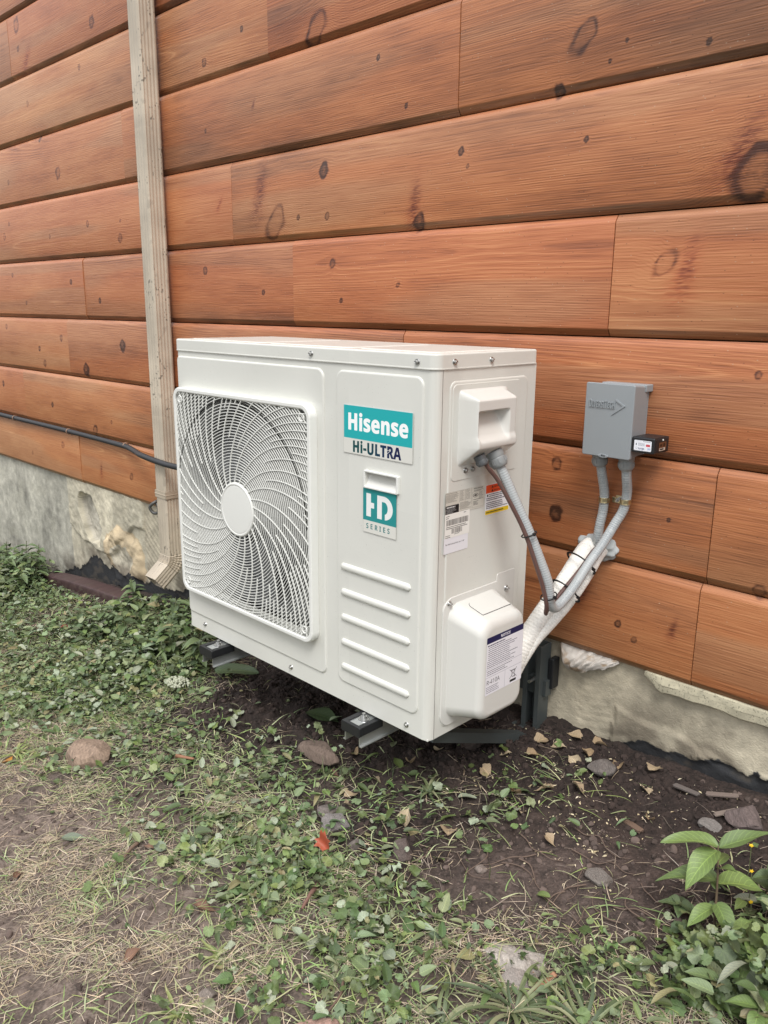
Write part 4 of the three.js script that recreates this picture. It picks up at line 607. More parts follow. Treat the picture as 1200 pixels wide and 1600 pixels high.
// ------------------------------------------------------------------ conduits, control cable, wrapped line set
{
  const print = ctex(1024, 128, (x, w, h) => { x.fillStyle = '#b0b5b6'; x.fillRect(0, 0, w, h); x.fillStyle = '#949ca0'; x.font = 'bold 30px sans-serif'; x.fillText('LIQUID TIGHT CONDUIT  TYPE B  1/2 IN   NONMETALLIC', 10, 52); x.globalAlpha = 0.5; x.fillStyle = '#d0d5d7'; x.fillRect(0, 84, w, 10); });
  print.wrapS = print.wrapT = THREE.RepeatWrapping; print.repeat.set(3.2, 1);
  const cm = new THREE.MeshStandardMaterial({ map: print, roughness: 0.33, side: THREE.DoubleSide });
  const rib = (t, a, L) => 0.0105 + 0.00026 * Math.sin(t * L / 0.0052 * Math.PI * 2);
  const fitting = (p, x, y, z, dir, m, s = 1, len = 1) => { // gland nut standing along dir
    const g = new THREE.LatheGeometry([[0.0105, 0], [0.0165, 0], [0.017, 0.002], [0.017, 0.012], [0.0158, 0.013], [0.0158, 0.0145], [0.017, 0.0155], [0.0168, 0.027], [0.0135, 0.033], [0.0108, 0.0335]].map(([r, h]) => new THREE.Vector2(r * s, h * s * len)), 26);
    const facets = []; for (let k = 0; k < 8; k++) { const a = k / 8 * Math.PI * 2; facets.push(new THREE.BoxGeometry(0.0045 * s, 0.009 * s, 0.002 * s).translate(0, 0.021 * s * len, 0.0168 * s).rotateY(a)); }
    const q = new THREE.Quaternion().setFromUnitVectors(new THREE.Vector3(0, 1, 0), new THREE.Vector3(...dir).normalize()); const gg = merge([g, ...facets]); gg.applyQuaternion(q).translate(x, y, z); return part(p, 'conduit_fitting', gg, m);
  };
  // whip from the right port of the box down and up to the unit
  const w = thing('conduit_whip', 'long grey flexible conduit looping from the box to the outdoor unit', 'conduit');
  part(w, 'conduit', tube([[0.414, 1.088, 0.05], [0.4135, 1.05, 0.042], [0.408, 1.01, 0.024], [0.402, 0.972, 0.022], [0.391, 0.938, 0.036], [0.381, 0.895, 0.065], [0.371, 0.856, 0.1], [0.365, 0.815, 0.14], [0.361, 0.786, 0.18], [0.362, 0.779, 0.212], [0.366, 0.796, 0.236], [0.366, 0.842, 0.249], [0.352, 0.894, 0.263], [0.331, 0.957, 0.280], [0.306, 1.022, 0.299], [0.289, 1.066, 0.311], [0.279, 1.09, 0.318]], rib, 900, 14), cm);
  fitting(w, 0.414, 1.099, 0.05, [0, -1, -0.05], M.connector);
  fitting(w, 0.2665, 1.1205, 0.3255, [0.42, -0.88, -0.2], M.connector, 1.08, 1.0);
  // second conduit from the left port into the wall
  const c2 = thing('conduit_stub', 'short grey flexible conduit from the left port of the box down to the wrapped lines', 'conduit');
  part(c2, 'conduit', tube([[0.35, 1.088, 0.05], [0.352, 1.05, 0.04], [0.352, 1.0, 0.022], [0.350, 0.96, 0.018], [0.346, 0.92, 0.022], [0.343, 0.885, 0.018], [0.343, 0.865, -0.01]], rib, 320, 14), cm);
  fitting(c2, 0.35, 1.099, 0.05, [0, -1, -0.05], M.connector);
  // two-hole style clamps
  const clamp1 = (label, x, y, z, flip) => {
    const t = thing('pipe_clamp', label, 'clamp', [0, 0, 0], 'pipe clamps on the grey conduits');
    const band = new THREE.CylinderGeometry(0.0122, 0.0122, 0.011, 26, 1, true, -Math.PI * 0.62, Math.PI * 1.24).translate(x, y, z), lip = [new THREE.TorusGeometry(0.0123, 0.0007, 6, 30, Math.PI).rotateX(Math.PI / 2).rotateY(0).translate(x, y + 0.0052, z), new THREE.TorusGeometry(0.0123, 0.0007, 6, 30, Math.PI).rotateX(Math.PI / 2).translate(x, y - 0.0052, z)];
    part(t, 'band', [band, ...lip], M.brass);
    const s = flip ? -1 : 1, a = x + s * 0.011, b = x + s * 0.034; part(t, 'tab', box(Math.min(a, b), Math.max(a, b), y - 0.0062, y + 0.0062, 0.0022, 0.0042, 0.0009), M.brass);
    const sc = part(t, 'screw', screwF, M.steel); sc.position.set(x + s * 0.0235, y, 0.0042); sc.scale.setScalar(0.75);
  };
  clamp1('brass coloured clamp holding the short left conduit to the boards', 0.3515, 0.985, 0.0195, false);
  clamp1('brass coloured clamp holding the looping right conduit to the boards', 0.405, 0.990, 0.0215, true);
  // dark brown control cable beside the whip
  const k = thing('control_cable', 'thin dark brown control cable strapped along the grey conduit loop', 'cable');
  part(k, 'sheath', tube([[0.272, 1.108, 0.364], [0.277, 1.092, 0.355], [0.287, 1.067, 0.336], [0.307, 1.02, 0.317], [0.325, 0.973, 0.299], [0.338, 0.94, 0.291], [0.352, 0.894, 0.281], [0.364, 0.845, 0.268], [0.370, 0.800, 0.257], [0.362, 0.775, 0.245], [0.348, 0.775, 0.215], [0.346, 0.80, 0.16], [0.352, 0.84, 0.1], [0.352, 0.872, 0.05], [0.345, 0.88, -0.01]], 0.0046, 220, 10), M.brownCable);
  fitting(k, 0.2665, 1.116, 0.371, [0.42, -0.88, -0.2], M.darkConnector, 0.72, 0.9);
  // wrapped line set: two insulated pipes
  const l = thing('wrapped_line_set', 'two copper lines in white wrinkled insulation running from the wall to the outdoor unit', 'line set');
  const wrapTex = dtex(256, 256, 3, (x, y) => { const n = fbm(x / 16, y / 16, 230, 4) - 0.5, s = vn(x / 3, y / 5, 233) - 0.5; const v = Math.min(250, 236 + n * 30 + s * 14); return [v, v * 0.992, v * 0.965]; }, true); wrapTex.repeat.set(6, 1);
  const wb = dtex(256, 256, 1, (x, y) => { const v = 255 * clamp(fbm(x / 6, y / 16, 236, 3) * 0.8 + 0.3 * vn(x / 2, y / 3, 239)); return [v, v, v]; }); wb.repeat.set(6, 1);
  const wm = new THREE.MeshStandardMaterial({ map: wrapTex, bumpMap: wb, bumpScale: 0.0015, roughness: 0.6, side: THREE.DoubleSide });
  const wr = (r, p) => (t, a, L) => r * (1 + 0.013 * Math.sin(t * L / p * 6.283 + 1.2 * Math.sin(a)) + 0.05 * (vn(t * 30, a * 1.6, 240) - 0.5));
  part(l, 'large_line', tube([[0.318, 0.872, -0.03], [0.32, 0.862, 0.02], [0.323, 0.842, 0.06], [0.324, 0.812, 0.1], [0.312, 0.765, 0.14], [0.3, 0.72, 0.18], [0.292, 0.672, 0.222], [0.286, 0.63, 0.25]], wr(0.0228, 0.0075), 420, 26), wm);
  part(l, 'small_line', tube([[0.352, 0.876, -0.03], [0.356, 0.86, 0.03], [0.358, 0.83, 0.07], [0.348, 0.782, 0.11], [0.329, 0.73, 0.155], [0.310, 0.685, 0.2], [0.300, 0.645, 0.23], [0.292, 0.61, 0.25]], wr(0.0128, 0.006), 420, 18), wm);
  const seal = new THREE.SphereGeometry(0.05, 40, 30); { const p = seal.attributes.position; for (let i = 0; i < p.count; i++) { const x = p.getX(i), y = p.getY(i), z = p.getZ(i), s = 1 + 0.5 * (fbm(x * 60 + 9, y * 60 + z * 40, 245, 3) - 0.5); p.setXYZ(i, x * s * 1.0, y * s * 0.62, z * s * 0.42); } seal.computeVertexNormals(); seal.translate(0.336, 0.868, 0.0); }
  single('putty_seal', seal, mat(0.45, 0.48, 0.48, 0.7), 'lump of pale grey putty sealing the lines where they enter the wall', 'sealant');
  const tie = (label, c, n, rx, ry) => { const t = new THREE.TorusGeometry(1, 0.09, 8, 40).scale(rx, ry, 0.018), q = new THREE.Quaternion().setFromUnitVectors(new THREE.Vector3(0, 0, 1), new THREE.Vector3(...n).normalize()); t.applyQuaternion(q).translate(...c); const h = new THREE.BoxGeometry(0.006, 0.005, 0.006).translate(rx, 0, 0).applyQuaternion(q).translate(...c); single('zip_tie', [t, h], M.dark, label, 'zip tie', 'black zip ties on the lines'); };
  tie('black zip tie joining brown cable and conduit halfway up the loop', [0.3355, 0.951, 0.284], [-0.33, 0.9, 0.26], 0.0185, 0.0145);
  tie('black zip tie round conduit and cable at the bottom of the loop', [0.3665, 0.815, 0.245], [-0.1, 0.95, 0.3], 0.0165, 0.0175);
  tie('black zip tie round the white lines nearest the wall', [0.341, 0.846, 0.082], [-0.25, -0.62, 0.74], 0.04, 0.031);
  tie('black zip tie round the white lines in the middle of their run', [0.338, 0.792, 0.133], [-0.25, -0.62, 0.74], 0.039, 0.031);
}
// ------------------------------------------------------------------ plants, litter and stones on the ground
const HSL = (h, s, l) => new THREE.Color().setHSL(h, s, l, THREE.LinearSRGBColorSpace);
const leafTex = ctex(256, 256, (x, w, h) => { // radial veins, mottling; multiplies the leaf's own colour
  const rg = rnd(21); x.fillStyle = '#cfcfcf'; x.fillRect(0, 0, w, h);
  for (let i = 0; i < 900; i++) { const v = 170 + rg() * 85; x.fillStyle = `rgba(${v},${v},${v * 0.95},0.35)`; x.beginPath(); x.arc(rg() * w, rg() * h, 2 + rg() * 7, 0, 7); x.fill(); }
  x.strokeStyle = 'rgba(255,255,240,0.75)'; for (let k = 0; k < 9; k++) { const a = k / 9 * Math.PI * 2; x.lineWidth = 3; x.beginPath(); x.moveTo(w / 2, h / 2); x.lineTo(w / 2 + Math.cos(a) * 130, h / 2 + Math.sin(a) * 130); x.stroke(); for (const s of [-1, 1]) { x.lineWidth = 1.5; x.beginPath(); x.moveTo(w / 2 + Math.cos(a) * 60, h / 2 + Math.sin(a) * 60); x.lineTo(w / 2 + Math.cos(a + s * 0.3) * 125, h / 2 + Math.sin(a + s * 0.3) * 125); x.stroke(); } }
  for (let i = 0; i < 60; i++) { x.fillStyle = 'rgba(255,255,235,0.5)'; x.beginPath(); x.arc(rg() * w, rg() * h, 0.8 + rg() * 1.6, 0, 7); x.fill(); }
});
const bladeTex = ctex(256, 128, (x, w, h) => { // along u the midrib, side veins across
  const rg = rnd(22); x.fillStyle = '#c6c6c6'; x.fillRect(0, 0, w, h); for (let i = 0; i < 500; i++) { const v = 160 + rg() * 90; x.fillStyle = `rgba(${v},${v},${v * 0.94},0.3)`; x.fillRect(rg() * w, rg() * h, 3 + rg() * 14, 1 + rg() * 4); }
  x.strokeStyle = 'rgba(255,255,235,0.85)'; x.lineWidth = 5; x.beginPath(); x.moveTo(0, h / 2); x.lineTo(w, h / 2); x.stroke(); x.lineWidth = 2; for (let i = 0; i < 9; i++) for (const s of [-1, 1]) { x.beginPath(); x.moveTo(i * 28, h / 2); x.quadraticCurveTo(i * 28 + 26, h / 2 + s * 34, i * 28 + 62, h / 2 + s * 62); x.stroke(); }
  for (let i = 0; i < 40; i++) { x.fillStyle = 'rgba(255,255,240,0.6)'; x.beginPath(); x.arc(rg() * w, rg() * h, 0.8 + rg(), 0, 7); x.fill(); }
});
const leafM = new THREE.MeshStandardMaterial({ color: 0xffffff, map: leafTex, roughness: 0.55, side: THREE.DoubleSide });
const lanceM = new THREE.MeshStandardMaterial({ color: 0xffffff, map: bladeTex, roughness: 0.55, side: THREE.DoubleSide });
const grassM = new THREE.MeshStandardMaterial({ color: 0xffffff, roughness: 0.6, side: THREE.DoubleSide });
const strawM = new THREE.MeshStandardMaterial({ color: 0xffffff, roughness: 0.8, side: THREE.DoubleSide });

function roundLeaf(seed, scal = 12, cup = 0.18) { // kidney-shaped scalloped leaf of radius about 1, stalk notch at -x
  const rg = rnd(seed), n = 26, P = [0, -0.02, 0], U = [0.5, 0.5], I = [], w1 = rg() * 6, w2 = rg() * 6, fold = (rg() - 0.3) * 0.5, bend = (rg() - 0.5) * 0.5;
  for (const f of [0.55, 1]) for (let i = 0; i < n; i++) {
    const a = i / n * Math.PI * 2, notch = 1 - 0.62 * Math.exp(-(((a - Math.PI) / 0.32) ** 2)), r = f * notch * (0.86 + 0.1 * Math.cos(a) + (f === 1 ? 0.075 * Math.cos(a * scal) : 0) + 0.07 * Math.sin(2 * a + w1));
    const x = Math.cos(a) * r, z = Math.sin(a) * r; P.push(x + 0.18, cup * r * r * 0.9 * Math.sin(3 * a + w2) * 0.6 + fold * Math.abs(z) * 0.5 + bend * x * x * 0.5, z); U.push(0.5 + x * 0.48, 0.5 + z * 0.48);
  }
  for (let i = 0; i < n; i++) { const j = (i + 1) % n; I.push(0, 1 + j, 1 + i, 1 + i, 1 + j, 1 + n + i, 1 + n + i, 1 + j, 1 + n + j); }
  const g = new THREE.BufferGeometry(); g.setAttribute('position', new THREE.Float32BufferAttribute(P, 3)); g.setAttribute('uv', new THREE.Float32BufferAttribute(U, 2)); g.setIndex(I); g.computeVertexNormals(); return g;
}
function lanceLeaf(L, W, droop, fold, seed = 1, serr = 0, nu = 10, nv = 4, belly = 0.62) { // from the origin along +x, up +y
  return gridGeo(nu, nv, (u, v) => { const s = v * 2 - 1, prof = Math.sin(Math.PI * Math.pow(u, belly)) ** 0.85 * (1 + serr * Math.sin(u * 60)), y = -droop * L * u * u + fold * W * Math.abs(s) * prof + 0.03 * L * Math.sin(u * 7 + seed + s * 1.5) * Math.abs(s); return [L * u * (1 - 0.12 * droop * u), y, s * W * 0.5 * prof, u, v]; });
}
function bladeGeo(L, W, rise, droop, curl, seed, n = 7) { // grass blade along +x
  return gridGeo(n, 2, (u, v) => { const s = v * 2 - 1, w = W * 0.5 * (1 - u ** 2.2) * (0.6 + 0.4 * Math.min(1, u * 5)); return [L * u, L * (rise * u - droop * u * u) + Math.abs(s) * w * 0.5, s * w + curl * L * u * u + 0.05 * L * Math.sin(u * 6 + seed) * u]; });
}
const dummy = new THREE.Object3D();
function scatter(parent, name, geo, m, list) { // list: [x,y,z, yaw, pitch, roll, scale, color]
  const im = new THREE.InstancedMesh(geo, m, list.length); im.name = numbered(name); im.castShadow = im.receiveShadow = true; im.userData.kind = 'stuff';
  list.forEach(([x, y, z, a, p, r, s, c], i) => { dummy.position.set(x, y, z); dummy.rotation.set(p, a, r, 'YXZ'); Array.isArray(s) ? dummy.scale.set(...s) : dummy.scale.setScalar(s); dummy.updateMatrix(); im.setMatrixAt(i, dummy.matrix); im.setColorAt(i, c); });
  parent.add(im); return im;
}
function stuffGroup(name, label, category) { const o = new THREE.Group(); o.name = name; scene.add(o); return tag(o, label, category, null, 'stuff'); }
const underUnit = (x, z) => x > -0.66 && x < 0.3 && z < 0.44;
const blocked = (x, z) => z < 0.012 || (x > -2.64 && x < -1.68 && z < 0.14);
function sow(seed, n, x0, x1, z0, z1, prob, make) { const rg = rnd(seed), out = []; for (let i = 0; i < n; i++) { const x = lerp(x0, x1, rg()), z = lerp(z0, z1, rg()), q = rg(); if (blocked(x, z) || q > prob(x, z)) continue; out.push(make(x, z, rg)); } return out; }
const leafTone = (rg) => { const k = rg(); return k < 0.5 ? HSL(0.22 + rg() * 0.06, 0.36 + rg() * 0.18, 0.08 + rg() * 0.10) : k < 0.74 ? HSL(0.205 + rg() * 0.07, 0.24 + rg() * 0.14, 0.22 + rg() * 0.15) : k < 0.86 ? HSL(0.21 + rg() * 0.05, 0.4 + rg() * 0.15, 0.15 + rg() * 0.1) : k < 0.96 ? HSL(0.2 + rg() * 0.08, 0.15, 0.34 + rg() * 0.16) : HSL(0.12 + rg() * 0.04, 0.35, 0.22 + rg() * 0.12); };
const split = (list, k) => Array.from({ length: k }, (_, i) => list.filter((_, j) => j % k === i));
{
  const g = stuffGroup('ground_cover', 'low creeping ground ivy and mixed green leaves covering the earth', 'ground cover');
  const rl = [roundLeaf(1), roundLeaf(2, 10, 0.3), roundLeaf(3, 13, 0.1), roundLeaf(4, 11, 0.4), roundLeaf(5, 9, 0.25)];
  const lushAt = blobs([[-3.2, 0.28, 0.6, 1], [-2.75, 0.25, 0.35, 1], [-1.5, 0.25, 0.3, 0.9], [-1.1, 0.3, 0.25, 0.9], [-1.9, 0.6, 0.3, 0.5], [0.95, 0.42, 0.12, 1], [1.05, 0.5, 0.14, 1], [0.9, 0.55, 0.09, 0.7], [1.1, 0.3, 0.2, 1]]);
  const leaves = [...sow(31, 48000, -1.3, 1.3, 0.02, 1.35, (x, z) => leafy(x, z) * (x > 0.7 && z > 0.25 ? 1 : 0.52) * (underUnit(x, z) ? 0.35 : 1) * sst(0.42, 0.68, fbm(x * 8, z * 8, 300, 3) + 0.1 * leafy(x, z)), mk), ...sow(32, 32000, -4.3, -1.3, 0.02, 1.3, (x, z) => leafy(x, z) * 0.62 * sst(0.42, 0.66, fbm(x * 6, z * 6, 301, 3) + 0.07 * leafy(x, z)), mk)];
  function mk(x, z, rg) { const l = lushAt(x, z), h = rg() ** 1.4 * (0.028 + 0.085 * l), s = (0.0058 + 0.0098 * rg() ** 1.9) * (1 + 0.35 * l), flat = 1 - 0.4 * rg(); const c = leafTone(rg);  return [x, groundY(x, z) + 0.003 + h, z, rg() * 6.28, (rg() - 0.4) * 1.7 * flat, (rg() - 0.5) * 1.6 * flat, [s, s * (0.8 + rg() * 1.6), s * (0.7 + 0.4 * rg())], c]; }
  split(leaves, 5).forEach((q, i) => scatter(g, 'round_leaf', rl[i], leafM, q));
  const ll = [lanceLeaf(1, 0.42, 0.25, 0.25, 1), lanceLeaf(1, 0.3, 0.4, 0.3, 2), lanceLeaf(1, 0.55, 0.1, 0.2, 3, 0.05, 14)];
  const lance = [...sow(33, 14000, -1.3, 1.3, 0.02, 1.35, (x, z) => leafy(x, z) * 0.36 * (underUnit(x, z) ? 0.4 : 1), mk2), ...sow(34, 12000, -4.3, -1.3, 0.02, 1.3, (x, z) => leafy(x, z) * 0.4, mk2)];
  function mk2(x, z, rg) { const l = lushAt(x, z), s = (0.018 + 0.026 * rg()) * (1 + 0.3 * l); return [x, groundY(x, z) + 0.004 + rg() ** 1.5 * (0.02 + 0.09 * l), z, rg() * 6.28, (rg() - 0.5) * 0.9, (rg() - 0.3) * 0.9, s, leafTone(rg)]; }
  split(lance, 3).forEach((q, i) => scatter(g, 'narrow_leaf', ll[i], lanceM, q));
  // thin stalks that carry the higher leaves
  const st = bladeGeo(1, 0.045, 0.8, 0.35, 0.1, 2, 5);
  scatter(g, 'leaf_stalk', st, grassM, [...sow(35, 9000, -4.2, 1.3, 0.02, 1.3, (x, z) => leafy(x, z) * 0.5 * (underUnit(x, z) ? 0.3 : 1), (x, z, rg) => [x, groundY(x, z), z, rg() * 6.28, 0, 0.2 + rg() * 0.7, 0.02 + 0.04 * rg(), HSL(0.2 + 0.08 * rg(), 0.35, 0.09 + 0.08 * rg())])]);
}
{
  const g = stuffGroup('grass', 'sparse trampled green grass blades among straw and leaves', 'grass');
  const bl = [bladeGeo(1, 0.05, 0.75, 0.5, 0.12, 1), bladeGeo(1, 0.06, 0.45, 0.35, -0.2, 2), bladeGeo(1, 0.045, 0.2, 0.2, 0.3, 3), bladeGeo(1, 0.05, 1.0, 0.95, -0.1, 4)];
  const tuft = (x, z) => sst(0.5, 0.75, fbm(x * 6, z * 6, 310, 3));
  const list = [...sow(41, 60000, -1.6, 1.3, 0.1, 1.4, (x, z) => (0.5 * leafy(x, z) + strawy(x, z) * 0.4 * tuft(x, z)) * (underUnit(x, z) ? 0.3 : 1), mk), ...sow(42, 24000, -4, -1.4, 0.05, 1.3, (x, z) => 0.6 * leafy(x, z) + 0.25 * strawy(x, z), mk)];
  function mk(x, z, rg) { const k = rg(), c = k < 0.65 ? HSL(0.2 + 0.06 * rg(), 0.34 + 0.2 * rg(), 0.14 + 0.15 * rg()) : HSL(0.16 + 0.05 * rg(), 0.28, 0.26 + 0.16 * rg()); return [x, groundY(x, z) - 0.001, z, rg() * 6.28, (rg() - 0.5) * 0.6, (rg() - 0.5) * 0.3, [0.028 + 0.05 * rg(), 0.02 + 0.03 * rg(), 0.03 + 0.035 * rg()], c]; }
  split(list, 4).forEach((q, i) => scatter(g, 'grass_blade', bl[i], grassM, q));
}
{
  const g = stuffGroup('dry_straw', 'matted dry straw and dead grass lying flat on the trodden earth', 'straw');
  const bl = [bladeGeo(1, 0.035, 0.05, 0.06, 0.25, 1), bladeGeo(1, 0.03, 0.12, 0.13, -0.4, 2), bladeGeo(1, 0.04, 0.02, 0.01, 0.1, 5), bladeGeo(1, 0.03, 0.16, 0.2, 0.6, 7), bladeGeo(1, 0.05, 0.06, 0.06, -0.1, 9)];
  const list = sow(51, 160000, -2.2, 1.3, 0.05, 1.45, (x, z) => (strawy(x, z) * 0.62 + leafy(x, z) * 0.26 + 0.13) * (1 - 0.85 * clamp(bare(x, z))) * (1 - 0.75 * clamp(cloddy(x, z))) * (0.12 + 1.25 * sst(0.42, 0.62, fbm(x * 9, z * 9, 320, 3))), (x, z, rg) => {
    const k = rg(), c = k < 0.5 ? HSL(0.08 + 0.03 * rg(), 0.2 + 0.12 * rg(), 0.31 + 0.28 * rg()) : k < 0.84 ? HSL(0.06 + 0.02 * rg(), 0.2, 0.12 + 0.15 * rg()) : HSL(0.16 + 0.06 * rg(), 0.3, 0.24 + 0.14 * rg());
    const L = 0.016 + 0.055 * rg() ** 1.8; return [x, groundY(x, z) + 0.0015 + 0.006 * rg(), z, rg() * 6.28, (rg() - 0.5) * 0.3, (rg() - 0.5) * 0.24, [L, L * 1.4, 0.016 + 0.03 * rg()], c];
  });
  split(list, 5).forEach((q, i) => scatter(g, 'straw_blade', bl[i], strawM, q));
}
const lump = (seed, detail = 2, rough = 0.35, flat = [1, 0.75, 0.9]) => { const g = new THREE.IcosahedronGeometry(1, detail), p = g.attributes.position, o = hash(seed, 3, 5) * 50; for (let i = 0; i < p.count; i++) { const x = p.getX(i), y = p.getY(i), z = p.getZ(i), n = fbm(x * 1.6 + o, y * 1.6 + z * 1.3 + o, seed, 3) - 0.5, cut = Math.max(-1, -0.75 - 0.3 * (vn(x * 2 + o, z * 2, seed) - 0.5)); const s = 1 + rough * 2 * n; p.setXYZ(i, x * s * flat[0], Math.max(y * s, cut) * flat[1], z * s * flat[2]); } const m = mergeVertices(g.deleteAttribute('normal').deleteAttribute('uv'), 1e-5); m.computeVertexNormals(); m.setAttribute('uv', new THREE.BufferAttribute(new Float32Array(m.attributes.position.count * 2), 2)); return m; };
{
  const g = stuffGroup('soil_clods', 'dark crumbly clods of freshly dug soil under and around the unit', 'soil');
  const cl = [rock(1, [1, 0.8, 0.9], 2), rock(2, [1.1, 0.7, 0.8], 2), rock(3, [0.9, 0.9, 1], 2), rock(4, [1.2, 0.7, 0.9], 2)], cm = new THREE.MeshStandardMaterial({ color: 0xffffff, roughness: 1, flatShading: true, side: THREE.DoubleSide });
  const list = sow(61, 120000, -2.2, 1.25, 0.0, 1.2, (x, z) => cloddy(x, z) * 0.5 + 0.13, (x, z, rg) => { const s = 0.0012 + 0.0075 * rg() ** 6; const v = 0.6 + 0.8 * rg(); return [x, groundY(x, z) + s * 0.2, z, rg() * 6.28, rg() * 6, rg() * 6, s, C(...(cloddy(x, z) > 0.35 ? [0.043 * v, 0.03 * v, 0.0255 * v] : [0.11 * v, 0.082 * v, 0.07 * v]))]; });  // clods by the unit are darker, its shade painted into their colour
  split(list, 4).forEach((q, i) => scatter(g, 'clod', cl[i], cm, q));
}
{
  const g = stuffGroup('pale_wood_chips', 'pale crumbs and shredded plant chips strewn on the dark soil right of the unit', 'chips');
  const chip = lanceLeaf(1, 0.4, 0.1, 0.2, 1, 0, 3, 2), at = blobs([[0.47, 0.26, 0.12, 1], [0.4, 0.2, 0.14, 0.8], [0.53, 0.3, 0.1, 0.7], [0.6, 0.12, 0.1, 0.5], [0.3, 0.25, 0.2, 0.25], [0.55, 0.42, 0.2, 0.15], [0.75, 0.14, 0.1, 0.4]]);
  scatter(g, 'chip', chip, strawM, sow(66, 5200, -0.1, 0.95, 0.02, 0.75, (x, z) => at(x, z) * 0.8, (x, z, rg) => [x, groundY(x, z) + 0.002, z, rg() * 6.28, (rg() - 0.5), (rg() - 0.5), 0.003 + 0.009 * rg() ** 3, HSL(0.1 + 0.03 * rg(), 0.25 + 0.1 * rg(), 0.3 + 0.3 * rg())]));
}
// ---- single stones
function rock(seed, flat, detail = 5) { const g = lump(seed, detail, 0.14, [1, 1, 1]), p = g.attributes.position, rg = rnd(seed * 7 + 1), cuts = []; for (let k = 0; k < 13; k++) { const v = new THREE.Vector3(rg() - 0.5, (rg() - 0.35) * 0.9, rg() - 0.5).normalize(); cuts.push([v, 0.5 + 0.42 * rg()]); } const q = new THREE.Vector3(); for (let i = 0; i < p.count; i++) { q.fromBufferAttribute(p, i); for (const [v, d] of cuts) { const e = q.dot(v) - d; if (e > 0) q.addScaledVector(v, -e * 0.93); } const n = 1 + 0.05 * (fbm(q.x * 9 + seed, q.y * 9 + q.z * 7, seed, 3) - 0.5) * 2; p.setXYZ(i, q.x * n * flat[0] * 1.18, q.y * n * flat[1] * 1.18, q.z * n * flat[2] * 1.18); } g.computeVertexNormals(); return detail > 3 ? toCreasedNormals(g, 0.35) : g; }
const stoneTex = dtex(256, 256, 3, (x, y) => { const n = fbm(x / 22, y / 22, 400, 5), s = vn(x / 2.5, y / 2.5, 405), v = 222 + 110 * (n - 0.5) + 46 * (s - 0.5) - (s > 0.88 ? 50 : 0); return [v, v, v].map((q) => clamp(q, 0, 255)); }, true);
const stoneUV = (g) => { const p = g.attributes.position, uv = g.attributes.uv; for (let i = 0; i < p.count; i++) uv.setXY(i, p.getX(i) * 0.9 + p.getY(i) * 0.5, p.getZ(i) * 0.9 + p.getY(i) * 0.6); return g; };
function stone(seed, x, z, r, flat, col, label, yaw = 0, sink = 0.3, facet = 0.42) {
  const g = stoneUV(rock(seed, flat)); g.scale(r, r, r).rotateY(yaw);
  single('stone', g, new THREE.MeshStandardMaterial({ color: C(...col.map((q) => q * 1.35)), map: stoneTex, bumpMap: stoneTex, bumpScale: 0.002, roughness: 0.9 }), label, 'stone', null, [x, groundY(x, z) + r * flat[1] * (1 - sink) * 0.7, z]);
}
stone(11, -0.688, 0.807, 0.057, [1.15, 0.7, 0.8], [0.29, 0.21, 0.155], 'large tan and reddish stone lying alone on the earth at left', 0.5, 0.2, 0.28);
stone(12, -0.132, 0.455, 0.042, [1.3, 0.5, 0.8], [0.17, 0.125, 0.10], 'flat brown rock below the right capped arm', 0.3);
stone(13, 0.04, 0.575, 0.024, [1, 0.8, 0.9], [0.20, 0.17, 0.155], 'rounded grey brown stone, upper one of the touching pair left of the dug soil', 1);
stone(14, 0.088, 0.6, 0.027, [0.9, 0.7, 1.1], [0.25, 0.225, 0.215], 'speckled grey stone, lower one of the touching pair left of the dug soil', 2);
stone(15, 0.264, 0.57, 0.026, [1.1, 0.7, 0.9], [0.13, 0.1, 0.088], 'dirty brown stone in the middle of the crumbled soil', 2.2);
stone(16, 0.605, 0.63, 0.044, [1.3, 0.34, 0.95], [0.40, 0.36, 0.32], 'pale flat stone slab half sunk above the big grass tuft', 0.7, 0.35, 0.3);
stone(17, 0.628, 0.668, 0.026, [1.2, 0.36, 0.9], [0.36, 0.32, 0.29], 'smaller pale stone piece just below the flat slab', 1.2, 0.35);
stone(18, 0.612, 0.388, 0.021, [1.15, 0.5, 0.9], [0.21, 0.185, 0.165], 'small grey brown stone on the bare smooth earth', 0.6);
stone(19, 0.454, 0.122, 0.026, [1.1, 0.7, 0.9], [0.16, 0.14, 0.128], 'dark grey stone beside green sprout below the foundation at right', 0.2);
stone(20, 0.765, 0.095, 0.032, [1.2, 0.65, 0.9], [0.155, 0.12, 0.112], 'dark reddish brown stone against the tarred foundation at far right', 0.4);
stone(21, 0.712, 0.14, 0.021, [1.2, 0.55, 0.9], [0.24, 0.22, 0.205], 'light grey stone left of the dark stone at the foundation', 1.4);
stone(22, 0.443, 0.95, 0.034, [1.1, 0.45, 0.85], [0.42, 0.27, 0.22], 'pink crumbly stone at the bottom edge of the view', 0.9, 0.3, 0.5);
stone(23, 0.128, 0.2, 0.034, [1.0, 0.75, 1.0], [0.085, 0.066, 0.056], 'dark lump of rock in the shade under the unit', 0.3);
stone(24, 0.238, 1.026, 0.015, [1.1, 0.7, 0.9], [0.26, 0.22, 0.19], 'small tan pebble beside the lower left grass tuft', 0.1);
stone(25, 0.415, 0.505, 0.012, [1.0, 0.7, 0.9], [0.28, 0.23, 0.2], 'tiny pinkish pebble at the upper end of the bare earth', 0.5);
stone(26, 0.17, 0.62, 0.014, [1.0, 0.8, 0.9], [0.2, 0.17, 0.15], 'tiny round grey pebble left of the dirty brown stone', 0.8);
stone(27, 0.69, 0.8, 0.03, [1.3, 0.4, 0.8], [0.33, 0.29, 0.26], 'greyish stone half hidden under the big grass tuft', 0.2);

